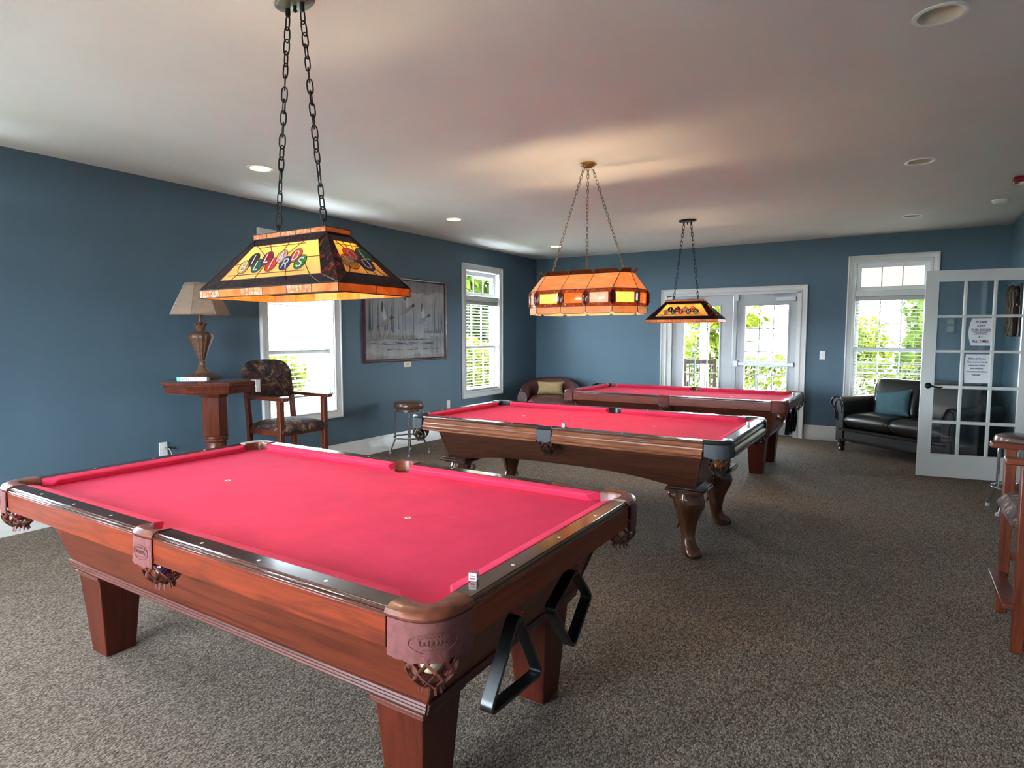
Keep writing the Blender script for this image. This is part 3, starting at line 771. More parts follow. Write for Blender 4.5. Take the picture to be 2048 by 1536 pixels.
# paper notices on the french door
def notice(u0, u1, z0, z1, lines, label, curl):
    R = empty('paper_notice', (0, 0, 0), 0, label, 'notice', 'notices taped to the french door')
    w = .0015
    def P(a, b):
        u = u0+(u1-u0)*a; ww = w-.012+.012*0
        cu = curl*(max(0, (1-a*2.0)))**1.6*(1-sin(b*pi))
        return (u+cu*.9, -.0145+.02*cu/.03*.3, z0+(z1-z0)*b)
    g = G().grid(P, 10, 10); xf(g, D2F).build('sheet', 'paper', R)
    g = G()
    for txt, zf, sz, und in lines:
        zc = z0+(z1-z0)*zf; uc = (u0+u1)/2
        text_geo(txt, sz, g, lambda x, y: (uc+x, -.0128, zc+y), bold=.0006)
        if und: g.box(uc-len(txt)*sz*.29, uc+len(txt)*sz*.29, -.0130, -.0127, zc-sz*.46, zc-sz*.38)
    xf(g, D2F).build('printing', 'ink', R)
notice(.378, .578, 1.342, 1.610, [('PLEASE', .86, .030, 0), ('KEEP', .72, .030, 0), ('THIS DOOR', .57, .030, 1), ('CLOSED', .44, .030, 0), ('AT', .31, .030, 0), ('ALL TIMES', .16, .030, 1)],
       'white notice reading PLEASE KEEP THIS DOOR CLOSED AT ALL TIMES on the french door', .025)
notice(.360, .563, .972, 1.256, [('Billiards Room', .85, .024, 0), ('This room is for all', .73, .021, 0), ('users and other', .62, .021, 0), ('use must be', .51, .021, 0), ('recommended by a', .40, .021, 0), ('member', .29, .021, 0)],
       'white paper notice of small typed lines, lower of two on the french door', .008)

# ------------------------------------------------------------------ small fittings
def outlet(name, mp, u, z, label, cat, kind):
    R = empty(name, (0, 0, 0), 0, label, cat)
    g = G().box(u-.036, u+.036, 0, .006, z-.060, z+.060); xf(g, mp).build('cover_plate', 'white', R, bevel=.003)
    g = G()
    if kind == 'switch': g.box(u-.006, u+.006, .006, .016, z-.012, z+.012).box(u-.016, u+.016, .006, .0072, z-.032, z+.032)
    else:
        for dz in (-.022, .022): g.lathe([(.017, .006), (.017, .0075), (.0001, .0075)], (0, 0, 0), 16, ax='y'); 
        g = G()
        for dz in (-.022, .022):
            h = G().lathe([(.017, .006), (.017, .0078), (.0001, .0078)], (0, 0, 0), 16); g.add([(u+x, zz, z+dz+y) for x, y, zz in h.v], [f for f, _ in h.f])
    xf(g, mp).build('toggle' if kind == 'switch' else 'socket', 'white', R)
outlet('wall_outlet', LEFT, -6.541, .453, 'white wall outlet with a plug in it, below the pub table', 'outlet', 'o')
outlet('wall_outlet', LEFT, -2.523, .461, 'white wall outlet low on the left wall under the far window', 'outlet', 'o')
outlet('light_switch', BACK, 4.518, 1.172, 'white light switch on the back wall beside the double doors', 'light switch', 'switch')
R = empty('plug', (0, 0, 0), 0, 'brown lamp plug with a pale cord in the outlet by the pub table', 'plug')
g = G().box(.006, .034, -6.530, -6.508, .452, .470); g.build('plug_body', 'chainbrass', R, bevel=.005)
g = G().tube([(.034, -6.519, .461), (.05, -6.514, .452), (.055, -6.502, .42), (.05, -6.492, .37), (.03, -6.488, .28), (.024, -6.48, .12), (.03, -6.45, .012), (.05, -6.40, .008), (.06, -6.30, .008)], .0035, 8); g.build('cord', 'cordclr', R)
R = empty('name_card', (0, 0, 0), 0, 'small cream card on the left wall under the bird painting', 'card')
g = G().box(.0, .004, -3.445, -3.305, 1.032, 1.100); g.build('card', 'cardcream', R, bevel=.001)
g = G().box(.004, .0046, -3.392, -3.358, 1.056, 1.080); g.build('picture', 'goldprint', R)
R = empty('smoke_detector', (6.168, -1.747, H), 0, 'white round smoke detector on the ceiling at the right', 'smoke detector')
g = G().lathe([(.068, 0), (.068, -.012), (.060, -.020), (.052, -.034), (.030, -.040), (.0001, -.040)], seg=28); g.build('housing', 'white', R)
R = empty('fire_alarm', (6.335, -2.745, H), 0, 'dark red fire alarm strobe on the ceiling at the right edge', 'fire alarm')
g = G().box(-.20, .20, -.055, .055, -.045, 0); g.build('housing', 'alarmred', R, bevel=.012, seg=3)
g = G().box(-.155, -.085, -.045, .035, -.062, -.044); g.build('strobe_lens', 'white', R, bevel=.008)
R = empty('mounted_panel', (0, 0, 0), 0, 'small grey silvery panel on the back wall seen through the french door', 'wall panel')
g = G().box(5.885, 5.985, 0, .02, 1.470, 1.650); xf(g, BACK).build('panel', 'panelgrey2', R, bevel=.004)
g = G().box(5.900, 5.965, .02, .024, 1.585, 1.640).box(5.900, 5.970, .02, .023, 1.490, 1.560); xf(g, BACK).build('display', 'panelgrey', R, bevel=.002)
# carved wood wall piece behind the french door
R = empty('carved_wall_hanging', (0, 0, 0), 0, 'dark carved wooden wall hanging on the right wall, seen through the french door', 'wall decoration')
M['carved'] = plain('carved_dark_wood', srgb(26, 19, 14), .5, var=.5, scale=30, bump=.8, bscale=40)
M['carvedlt'] = wood('carved_light_wood', srgb(30, 18, 10), srgb(84, 56, 32), 'z', .55, .0, spec=.2)
g = G().box(0, .03, -1.15, -.52, 1.43, 1.99); xf(g, lambda x, y, z: (RW-x, y, z)).build('back_board', 'carved', R, bevel=.005)
for k in range(3):
    y = -1.03+.19*k
    g = G().lathe([(.026, 1.46), (.034, 1.52), (.022, 1.56), (.034, 1.62), (.036, 1.72), (.022, 1.77), (.034, 1.83), (.036, 1.90), (.024, 1.96)], (RW-.055, y, 0), 14, flute=.12, fl_n=6)
    g.build('turned_post', 'carvedlt', R)
g = G(); rnd = random.Random(3)
for k in range(46):
    y, z = -1.13+.6*rnd.random(), 1.44+.54*rnd.random(); r = .018+.022*rnd.random(); g.sphere((RW-.03-.02*rnd.random(), y, z), r, 8, sz=.8)
g.build('carving', 'carved', R)
# ------------------------------------------------------------------ stained glass pendants
M['yglass'] = stained('honey_art_glass', srgb(240, 196, 112), srgb(250, 214, 140), 9, .6)
M['amber'] = stained('amber_art_glass', srgb(226, 122, 40), srgb(246, 176, 96), 16, .55)
M['ambercrack'] = stained('hammered_amber_glass', srgb(216, 118, 52), srgb(244, 186, 126), 34, .5, .22, crack=True)
M['darkglass'] = stained('dark_garnet_glass', srgb(34, 28, 36), srgb(60, 34, 38), 26, .35, .12)
M['redglass'] = stained('garnet_glint_glass', srgb(34, 24, 30), srgb(236, 84, 34), 34, .5, .15, crack=True, stretch=(1, 1, .55), lo=.50, hi=.80)  # dark red glass; red-orange flecks paint the light glinting through it
M['peach'] = stained('peach_art_glass', srgb(240, 178, 120), srgb(252, 210, 160), 7, .62, stretch=(1, 3, 1))
M['redamber'] = stained('flame_glass', srgb(150, 40, 14), srgb(236, 130, 60), 40, .55, .12, crack=True)
M['bevel'] = stained('bevelled_glow_yellow', srgb(255, 236, 150), srgb(255, 248, 200), 8, .88, .08)  # clear bevelled glass, the bulbs' glow put into its yellow colour
M['bevelorange'] = stained('bevelled_glow_orange', srgb(246, 150, 60), srgb(255, 190, 110), 8, .8, .08)  # the same clear glass, tinted orange for bulb glow
M['bevelclear'] = stained('bevelled_pale_glass', srgb(236, 214, 200), srgb(255, 240, 230), 8, .7, .06)
M['jewel'] = stained('ruby_jewel', srgb(92, 22, 18), srgb(170, 50, 30), 30, .55, .08)
M['gallery'] = stained('brown_gallery_glass', srgb(78, 32, 16), srgb(120, 58, 32), 18, .4, .15)
M['gwhite'] = stained('opal_white_glass', srgb(244, 238, 228), srgb(252, 248, 240), 20, .5)
for k, c in {'gy': (236, 196, 84), 'gk': (52, 34, 36), 'gt': (24, 110, 104), 'gm': (150, 20, 56), 'gr': (226, 60, 40), 'gp': (240, 190, 176), 'gb': (48, 52, 130), 'go': (232, 84, 40), 'gg': (50, 150, 60)}.items():
    M[k] = stained('letter_glass_'+k, srgb(*[int(x*.85) for x in c]), srgb(*c), 20, .5)
M['bulb'] = emit('frosted_bulb', (1, .74, .42, 1), 9)

LET = {'B': [[(-.3, -.5), (-.3, .5), (.15, .5), (.3, .38), (.3, .14), (.15, .02), (-.3, .02)], [(.15, .02), (.34, -.12), (.34, -.38), (.18, -.5), (-.3, -.5)]],
       'I': [[(0, -.55), (0, .55)]], 'L': [[(-.25, .52), (-.25, -.5), (.3, -.5)]],
       'A': [[(-.34, -.5), (0, .52), (.34, -.5)], [(-.2, -.14), (.2, -.14)]],
       'R': [[(-.3, -.52), (-.3, .5), (.12, .5), (.3, .36), (.3, .14), (.12, 0), (-.3, 0)], [(.05, 0), (.34, -.52)]],
       'D': [[(-.3, -.5), (-.3, .5), (.08, .5), (.32, .28), (.32, -.28), (.08, -.5), (-.3, -.5)]],
       'S': [[(.3, .38), (.1, .5), (-.18, .48), (-.3, .3), (-.22, .1), (.18, -.06), (.3, -.26), (.2, -.46), (-.1, -.52), (-.32, -.38)]],
       'P': [[(-.28, -.52), (-.28, .5), (.12, .5), (.3, .36), (.3, .12), (.12, -.02), (-.28, -.02)]],
       'O': [[(-.1, .5), (.1, .5), (.3, .3), (.3, -.3), (.1, -.5), (-.1, -.5), (-.3, -.3), (-.3, .3), (-.1, .5)]]}
def chain(g, a, b, link, r, w):
    a, b = Vector(a), Vector(b); L = (b-a).length; d = (b-a)/L; n = max(2, round(L/(link*.80)))
    ref = Vector((1, 0, 0)) if abs(d.x) < .8 else Vector((0, 1, 0)); x = (ref-d*ref.dot(d)).normalized(); y = d.cross(x)
    for k in range(n):
        c = a+d*(L*(k+.5)/n); t = k*1.45+.35*sin(k*2.1); e = x*cos(t)+y*sin(t)
        pts = []
        for q in range(14):
            th = 2*pi*q/14; cx, cy = cos(th), sin(th)
            pts.append(c+d*(link/2*(abs(cx)**.75)*(1 if cx > 0 else -1))+e*(w/2*(abs(cy)**.75)*(1 if cy > 0 else -1)))
        g.tube(pts, r, 6, loop=True)
def bulb_light(name, loc, parent, energy, rad=.028):
    L = bpy.data.lights.new(name, 'POINT'); L.energy = energy; L.color = (1, .77, .50); L.shadow_soft_size = rad
    o = bpy.data.objects.new(name, L); COL.objects.link(o); o.location = loc; o.parent = parent
BW = 8
def billiard_pendant(loc, label):
    R = empty('pendant_light', loc, 0, label, 'pendant light', 'stained glass billiard pendants')
    Z = lambda z: z-H
    # canopy: long pointed oval plate
    g = G(); rings = []
    for s, z in ((.80, Z(H)), (1.0, Z(H)-.010), (1.0, Z(H)-.017), (.90, Z(H)-.024), (.3, Z(H)-.030)):
        ring = []
        for k in range(36):
            t = 2*pi*k/36; c, q = cos(t), sin(t); ring.append((.100*s*math.copysign(abs(c)**1.25, c), .060*s*q, z))
        rings.append(ring)
    g.loft(rings); C = g.build('canopy', 'bronze', R)
    g = G()
    for x in (-.042, .042): g.lathe([(.010, -.024), (.010, -.052), (.006, -.062)], (x, 0, 0), 12)
    g.lathe([(.0001, -.026), (.009, -.030), (.006, -.040), (.010, -.047), (.0001, -.056)], seg=12); g.bar((-.045, 0, -.027), (.045, 0, -.027), .008, .004); g.build('finial', 'blackmetal', C)
    for sx in (-1, 1):
        g = G(); chain(g, (sx*.042, 0, -.058), (sx*.142, 0, Z(1.843)), .058, .0030, .022); g.build('chain', 'blackmetal', R)
    bh, th_, zb, zt = (.4125, .185), (.215, .060), 1.623, 1.828
    # crossbar and sockets
    g = G().bar((-.21, 0, Z(1.835)), (.21, 0, Z(1.835)), .02, .004)
    for sx in (-.142, .142): g.tube([(sx, 0, Z(1.835)), (sx, 0, Z(1.85))], .004, 8)
    for x in (-.2, 0, .2): g.tube([(x, 0, Z(1.83)), (x, 0, Z(1.77))], .014, 10)
    g.build('crossbar', 'blackmetal', R)
    for x in (-.2, 0, .2):
        g = G().lathe([(.012, Z(1.772)), (.02, Z(1.76)), (.029, Z(1.73)), (.024, Z(1.70)), (.0001, Z(1.69))], (x, 0, 0), 14); g.build('bulb', 'bulb', R)
        bulb_light('bulb_light', (x, 0, Z(1.735)), R, BW)
    for side in range(4):
        lg = side % 2 == 0
        a = -pi/2+side*pi/2            # outward normal direction in plan
        n2 = Vector((cos(a), sin(a), 0)); ex = Vector((-sin(a), cos(a), 0))
        hb, ht = (bh[0], th_[0]) if lg else (bh[1], th_[1]); db, dt = (bh[1], th_[1]) if lg else (bh[0], th_[0])
        B0 = n2*db+Vector((0, 0, Z(zb))); T0 = n2*dt+Vector((0, 0, Z(zt))); ey = (T0-B0); Ls = ey.length; ey /= Ls; nn = ex.cross(ey)
        if nn.dot(n2) < 0: nn = -nn
        hw = lambda t: hb+(ht-hb)*t/Ls
        def P(s, t, o=0, B0=B0, ex=ex, ey=ey, nn=nn): return B0+ex*s+ey*t+nn*o
        fi, t0, t1 = (.80, .17*Ls, .86*Ls) if lg else (.70, .20*Ls, .84*Ls)
        i0, i1 = hw(t0)*fi, hw(t1)*fi
        g = G()
        def quad(pts, m, th=.003): g.add([P(*p, 0) for p in pts]+[P(*p, -th) for p in pts], [(0, 1, 2, 3), (7, 6, 5, 4), (0, 4, 5, 1), (1, 5, 6, 2), (2, 6, 7, 3), (3, 7, 4, 0)], m)
        quad([(-i0, t0), (i0, t0), (i1, t1), (-i1, t1)], 0)
        quad([(-hb, 0), (hb, 0), (i0, t0), (-i0, t0)], 1); quad([(-i1, t1), (i1, t1), (ht, Ls), (-ht, Ls)], 1)
        quad([(hb, 0), (ht, Ls), (i1, t1), (i0, t0)], 2 if side in (0, 2) else 1); quad([(-ht, Ls), (-hb, 0), (-i0, t0), (-i1, t1)], 2 if side in (1, 3) else 1)
        S = g.build('shade_panel', ['yglass', 'darkglass', 'redglass'], R, weld=False)
        g = G(); r = .0016
        def ln(*pts): g.tube([P(s, t, .001) for s, t in pts], r, 5)
        ln((-hb, 0), (-ht, Ls)); ln((hb, 0), (ht, Ls)); ln((-i0, t0), (i0, t0), (i1, t1), (-i1, t1), (-i0, t0)); ln((-hb, 0), (hb, 0)); ln((-ht, Ls), (ht, Ls))
        ln((-hb, 0), (-i0, t0)); ln((hb, 0), (i0, t0)); ln((-ht, Ls), (-i1, t1)); ln((ht, Ls), (i1, t1))
        tm = .52*Ls
        if lg:
            for f in (-.9, -.45, .15, .6): ln((f*i1*.98, t1), (f*i1*.35, tm+.012))
            for f in (-.75, -.25, .35, .8): ln((f*i0, t0), (f*i0*.72, tm-.02)); ln((f*i0, t0), (f*hb*.98, 0))
            ln((-i0*.86, (t0*.55+t1*.45)), (-.18, tm)); ln((.18, tm), (i0*.86, (t0*.5+t1*.5))); ln((-.15, t1-.012), (.13, t1-.012)); ln((-.26, t0+.022), (.2, t0+.022))
            word, r_, pitch, zig = 'BILLIARDS', .0335, .0425, .0165; cols = ['gy', 'gk', 'gt', 'gm', 'gr', 'gp', 'gb', 'go', 'gg']; c0 = -4*pitch-.015
            pos = [(c0+k*pitch, tm-.006+(zig if k % 2 else -zig)) for k in range(9)]
        else:
            for f in (-.8, -.2, .5): ln((f*i1, t1), (f*.02, tm+.02))
            for f in (-.85, 0, .4, .8): ln((f*i0, t0), (f*i0*.5, tm-.03))
            ln((-i0*.86, .45*(t0+t1)), (-.06, tm)); ln((.06, tm), (i0*.86, .45*(t0+t1))); ln((-i1, t1-.02), (i1, t1-.02)); ln((0, t0), (0, 0))
            word, r_, cols = 'POOL', .040, ['gy', 'gr', 'gb', 'gt']; pos = [(-.052, tm-.030), (-.016, tm+.012), (.030, tm-.030), (.054, tm+.022)]
        g.build('came', 'came', S)
        for (s, t), ch, col in zip(pos, word, cols):
            g = G(); n = 22
            g.add([P(s, t, .0022)]+[P(s+r_*cos(2*pi*k/n)*.92, t+r_*sin(2*pi*k/n), .0018) for k in range(n)], [(0, 1+k, 1+(k+1) % n) for k in range(n)], 0)
            g.tube([P(s+r_*cos(2*pi*k/n)*.92, t+r_*sin(2*pi*k/n), .002) for k in range(n)], .0015, 5, m=2, loop=True)
            if col == 'gp':
                for q in (-.5, .5): g.tube([P(s+q*r_, t-r_*.7, .0024), P(s+q*r_*.9, t+r_*.7, .0024)], .0022, 4, m=1, flat=.3)
            for st in LET[ch]:
                for (x0, y0), (x1, y1) in zip(st, st[1:]):
                    q = 1.18*r_; p0, p1 = P(s+x0*q, t+y0*q, .0030), P(s+x1*q, t+y1*q, .0030); d = (p1-p0).normalized(); e = .0012
                    g.bar(p0-d*.002, p1+d*.002, .0064, .0010, 1, up=nn); g.bar(p0-d*.003-nn*.0006, p1+d*.003-nn*.0006, .0088, .0008, 2, up=nn)
            g.build('lettered_ball', [col, 'gwhite', 'came'], S, weld=False)
        # skirt and crown bands
        def band(name, hw_, d_, z0, z1, nseg, mats, flare=0):
            g = G()
            for k in range(nseg):
                s0, s1 = -hw_+2*hw_*k/nseg, -hw_+2*hw_*(k+1)/nseg
                q = lambda s, z, o: n2*(d_+o)+ex*s+Vector((0, 0, Z(z)))
                m = (side*3+k) % 2 if lg else 0
                g.hexa([q(s0, z0, -.003), q(s0, z0, 0), q(s1, z0, 0), q(s1, z0, -.003), q(s0, z1, -.003), q(s0, z1, 0), q(s1, z1, 0), q(s1, z1, -.003)], m)
            b = g.build(name, mats, R, weld=False)
            g = G()
            for k in range(nseg+1): s = -hw_+2*hw_*k/nseg; g.tube([n2*d_+ex*s+Vector((0, 0, Z(z0))), n2*d_+ex*s+Vector((0, 0, Z(z1)))], .0014, 5)
            for z in (z0, z1): g.tube([n2*d_-ex*hw_+Vector((0, 0, Z(z))), n2*d_+ex*hw_+Vector((0, 0, Z(z)))], .0020, 5)
            g.build('came', 'came', b)
        mm = ['amber', 'ambercrack'] if side in (0, 2) else ['amber', 'amber']
        band('skirt_band', hb+.001, db+.001, 1.590, 1.622, 6 if lg else 2, ['ambercrack', 'amber'] if side == 0 else ['amber', 'peach'])
        band('crown_band', ht+.002, dt+.002, 1.829, 1.849, 5 if lg else 1, ['ambercrack', 'ambercrack'] if side == 0 else ['amber', 'amber'])
    return R
N1 = billiard_pendant((3.302, -7.731, H), 'stained glass pendant lettered BILLIARDS and POOL, hanging over the nearest pool table')
N3 = dup(N1, loc=(3.292, -2.312, H), label='stained glass pendant with lettered balls, hanging over the farthest pool table')
for k in kids(N3):
    if k.name.startswith('canopy'):
        k.data = k.data.copy(); k.data.materials[0] = M['blackmetal']

def amber_pendant(loc, label):
    R = empty('pendant_light', loc, 0, label, 'pendant light', 'stained glass billiard pendants')
    Z = lambda z: z-H
    g = G().lathe([(.05, 0), (.062, -.004), (.064, -.010), (.054, -.016), (.040, -.020), (.034, -.030), (.012, -.034)], seg=28, flute=.05, fl_n=14); C = g.build('canopy', 'brass', R)
    for x, x2 in ((-.034, -.318), (0, -.005), (.034, .318)):
        g = G(); chain(g, (x, 0, -.028), (x2, 0, Z(1.905)), .036, .0022, .016); g.build('chain', 'chainbrass', R)
    mid = [(-.312, -.24), (.312, -.24), (.452, -.10), (.452, .10), (.312, .24), (-.312, .24), (-.452, .10), (-.452, -.10)]
    top = [(-.312, -.095), (.312, -.095), (.375, -.040), (.375, .040), (.312, .095), (-.312, .095), (-.375, .040), (-.375, -.040)]
    # long sides hold three panels each
    def split(p):
        q = []
        for i in range(8):
            a, b = p[i], p[(i+1) % 8]
            if i in (0, 4): q += [(a, (a[0]+(b[0]-a[0])/3, a[1])), ((a[0]+(b[0]-a[0])/3, a[1]), (a[0]+(b[0]-a[0])*2/3, a[1])), ((a[0]+(b[0]-a[0])*2/3, a[1]), b)]
            else: q.append((a, b))
        return q
    ctr = ['bevel', 'bevelorange', 'bevelclear', 'bevel', 'bevelorange', 'bevel', 'bevelorange', 'bevelclear', 'bevel', 'bevelorange', 'bevel', 'bevelclear']
    for k, ((a, b), (c, d)) in enumerate(zip(split(mid), split(top))):
        a3, b3 = Vector((*a, 0)), Vector((*b, 0)); ex = (b3-a3).normalized(); n2 = ex.cross(Vector((0, 0, 1))); W = (b3-a3).length
        def sheet(g, pts, m=0, th=.003):
            o = Vector(pts[1])-Vector(pts[0]); p = Vector(pts[-1])-Vector(pts[0]); nn = o.cross(p).normalized()*th; n = len(pts)
            g.add([Vector(q) for q in pts]+[Vector(q)-nn for q in pts], [tuple(range(n)), tuple(reversed(range(n, 2*n)))]+[(i, i+n, (i+1) % n+n, (i+1) % n) for i in range(n)], m)
        V = lambda p, z: Vector((p[0], p[1], Z(z)))
        g = G(); sheet(g, [V(a, 1.781), V(b, 1.781), V(d, 1.906), V(c, 1.906)]); r = g.build('roof_panel', 'peach', R, weld=False)
        g = G(); g.tube([V(a, 1.781), V(c, 1.906)], .0022, 5).tube([V(a, 1.781), V(b, 1.781)], .0022, 5).tube([V(c, 1.906), V(d, 1.906)], .0022, 5); g.build('came', 'came', r)
        g = G(); u = lambda s, z, o=0: a3+ex*(W*s)+n2*o+Vector((0, 0, Z(z)))
        o_ = [u(0, 1.655), u(1, 1.655), u(1, 1.781), u(0, 1.781)]; i_ = [u(.14, 1.678), u(.86, 1.678), u(.86, 1.756), u(.14, 1.756)]
        for q in range(4): sheet(g, [o_[q], o_[(q+1) % 4], i_[(q+1) % 4], i_[q]])
        bm = g.build('band_panel', 'redamber', R, weld=False)
        g = G(); s0, s1, z0, z1 = .14, .86, 1.678, 1.756
        g.loft([[u(s, z, o) for s, z in ((s0+e, z0+e*W), (s1-e, z0+e*W), (s1-e, z1-e*W), (s0+e, z1-e*W))] for e, o in ((0, .0005), (0, .003), (.07, .007))])
        g.build('bevelled_glass', ctr[k], bm, weld=False)
        g = G(); pts = [u(s, z, .003) for s, z in ((s0, z0), (s1, z0), (s1, z1), (s0, z1))]; g.tube(pts, .0018, 5, loop=True); g.tube([u(0, 1.655), u(1, 1.655)], .0022, 5).tube([u(0, 1.66), u(0, 1.78)], .0022, 5); g.build('came', 'chainbrass', bm)
        g = G(); j = [(0, 1.678-.016), (.11, 1.690), (.11, 1.746), (0, 1.774), (-.11, 1.746), (-.11, 1.690)]
        w_ = .022
        hexp = [a3+ex*(w_*(s/.11))+n2*.0085+Vector((0, 0, Z(z))) for s, z in j]
        g.loft([[p-n2*.012 for p in hexp], hexp, [p*.7+(sum(hexp, Vector())/6)*.3+n2*.003 for p in hexp]]); g.tube([p+n2*.001 for p in hexp], .0020, 5, loop=True, m=1); g.build('jewel', ['jewel', 'chainbrass'], bm, weld=False)
        g = G(); sheet(g, [u(.10, 1.601, .004), u(.90, 1.601, .004), u(1, 1.617, .003), u(1, 1.655), u(0, 1.655), u(0, 1.617, .003)]); sk = g.build('skirt_panel', 'peach', R, weld=False)
        g = G(); g.tube([u(0, 1.655, .001), u(0, 1.617, .004), u(.10, 1.601, .005), u(.90, 1.601, .005), u(1, 1.617, .004), u(1, 1.655, .001)], .0018, 5); g.build('came', 'came', sk)
        g = G(); c3, d3 = Vector((*c, 0)), Vector((*d, 0)); W2 = (d3-c3).length; v = lambda s, z, o=0: c3+ex*(W2*s)+n2*o+Vector((0, 0, Z(z)))
        e_ = .10 if W2 > .12 else .14
        sheet(g, [v(0, 1.906), v(1, 1.906), v(1, 1.918, .012), v(1-e_, 1.936, .030), v(e_, 1.936, .030), v(0, 1.918, .012)]); ga = g.build('gallery_panel', 'gallery', R, weld=False)
        g = G(); g.tube([v(0, 1.906), v(0, 1.918, .012), v(e_, 1.936, .031), v(1-e_, 1.936, .031), v(1, 1.918, .012), v(1, 1.906)], .0018, 5); g.build('came', 'chainbrass', ga)
    g = G().bar((-.37, 0, Z(1.905)), (.37, 0, Z(1.905)), .02, .004)
    for x in (-.26, 0, .26): g.tube([(x, 0, Z(1.905)), (x, 0, Z(1.80))], .014, 10)
    g.build('crossbar', 'brass', R)
    for x in (-.26, 0, .26):
        g = G().lathe([(.012, Z(1.802)), (.02, Z(1.79)), (.029, Z(1.755)), (.024, Z(1.722)), (.0001, Z(1.71))], (x, 0, 0), 14); g.build('bulb', 'bulb', R)
        bulb_light('bulb_light', (x, 0, Z(1.76)), R, BW*4.2)
    return R
N2 = amber_pendant((3.302, -5.012, H), 'amber panelled stained glass pendant on three brass chains over the middle pool table')

# ------------------------------------------------------------------ bar armchairs
def camo():
    t = NT('woodland_print_fabric'); v = t.coord()
    f = t.noise(v, 9, 4, .6, 1.6); f2 = t.noise(v, 22, 4, .6, 1)
    ma = t.n('ShaderNodeMath', operation='MULTIPLY_ADD'); t.l(f2, ma.inputs[0]); ma.inputs[1].default_value = .45; t.l(f, ma.inputs[2])
    c = t.ramp(ma.outputs[0], [(.45, srgb(34, 26, 32)), (.66, srgb(52, 38, 42)), (.74, srgb(86, 62, 52)), (.79, srgb(58, 44, 40)), (.85, srgb(150, 122, 98)), (.93, srgb(74, 56, 52))])
    t.bsdf(Base_Color=c, Roughness=.8); t.b.inputs['Specular IOR Level'].default_value = .25; return t.m
M['camo'] = camo()
M['chairwood'] = wood('cherry_chair_wood', srgb(64, 24, 12), srgb(112, 48, 22), 'z', .36, .1, spec=.35)
M['armwood'] = wood('cherry_arm_wood', srgb(66, 25, 12), srgb(114, 50, 23), 'x', .34, .12, spec=.4)
def armchair(loc, rz, label):
    R = empty('bar_armchair', loc, rz, label, 'armchair', 'bar height armchairs')
    W, Dx = .2435, .22
    for sy in (-1, 1):
        g = G().frus(Dx, sy*W, 0, .862, .021, .021, .024, .024); g.build('leg', 'chairwood', R, bevel=.004)
        rings = [[(x-.022, sy*W-.020, z), (x+.022, sy*W-.020, z), (x+.022, sy*W+.020, z), (x-.022, sy*W+.020, z)] for x, z in ((-Dx-.03, 0), (-Dx, .35), (-Dx, .62), (-Dx-.025, .86), (-Dx-.035, .95))]
        g = G().loft(rings); g.build('leg', 'chairwood', R, bevel=.004)
        g = G(); pts = [(-Dx-.03, .866), (0, .862), (Dx+.02, .862), (Dx+.085, .862), (Dx+.085, .892), (Dx+.02, .893), (0, .895), (-Dx-.03, .898)]
        g.loft([[(x, sy*(W+.004)-.033*f, z) for x, z in pts] for f in (-1, 1)]); g.build('arm', 'armwood', R, bevel=.006, seg=3)
        g = G().bar((-Dx, sy*W, .30), (Dx, sy*W, .30), .022, .035).bar((-Dx, sy*W, .57), (Dx, sy*W, .57), .024, .05); g.build('side_rail', 'armwood', R, bevel=.003)
    g = G().bar((Dx, -W, .57), (Dx, W, .57), .024, .05).bar((-Dx, -W, .57), (-Dx, W, .57), .024, .05).bar((-Dx-.005, -W, .33), (-Dx-.005, W, .33), .022, .035); g.build('seat_frame', 'chairwood', R, bevel=.003)
    g = G().box(Dx-.01, Dx+.062, -W-.012, W+.012, .195, .218); g.build('footrest', 'armwood', R, bevel=.004, seg=3)
    g = G(); g.grid(lambda u, v: ((u-.5)*.50+.015, (v-.5)*.50, .595+.075*((1-abs(2*u-1)**4)*(1-abs(2*v-1)**4))**.45), 18, 18).box(-.235, .265, -.25, .25, .575, .597)
    g.build('seat', 'camo', R)
    g = G()
    def bk(u, v, s):
        y = (u-.5)*2; zt = 1.210-.018*y*y-.085*abs(y)**7; z = .845+(zt-.845)*v; e = ((1-abs(y)**5)*(1-abs(2*v-1)**5))**.4
        x = -Dx-.015-(z-.84)*.20-.02*(1-y*y)+.0; return (x+s*.034*e+.012, y*(.268-.02*(1-v)**2), z)
    g.grid(lambda u, v: bk(u, v, 1), 18, 14).grid(lambda u, v: bk(1-u, v, -1), 18, 14); g.build('backrest', 'camo', R)
    return R
armchair((.58, -5.70, 0), 0, 'dark wood bar armchair with print fabric, in front of the left wall window')
armchair((6.105, -5.672, 0), pi, 'reddish wood bar armchair with print fabric, cut off at the right edge')

# ------------------------------------------------------------------ pub table with its lamp
M['pubwood'] = wood('cherry_pub_table', srgb(64, 26, 15), srgb(104, 48, 29), 'z', .28, .3)
M['pubtop'] = wood('cherry_pub_top', srgb(70, 30, 20), srgb(112, 54, 34), 'x', .15, .6)
PX, PY = .520, -6.375
R = empty('pub_table', (PX, PY, 0), 0, 'tall octagonal cherry wood pub table with a pedestal, holding the table lamp', 'table')
def octa(r, z, rot=radians(-39)): return [(r/cos(pi/8)*cos(rot+pi/8+k*pi/4), r/cos(pi/8)*sin(rot+pi/8+k*pi/4), z) for k in range(8)]
g = G().loft([octa(.360, 1.043), octa(.368, 1.045), octa(.372, 1.055), octa(.368, 1.065), octa(.360, 1.067)]); g.build('tabletop', 'pubtop', R, ang=20)
g = G().loft([octa(.346, .972), octa(.348, .980), octa(.340, .986), octa(.344, 1.004), octa(.356, 1.022), octa(.360, 1.032), octa(.354, 1.037), octa(.354, 1.043)]); g.build('apron', 'pubwood', R, ang=25)
g = G().loft([octa(.086, .600), octa(.094, .615), octa(.094, .92), octa(.115, .95), octa(.115, .974)])
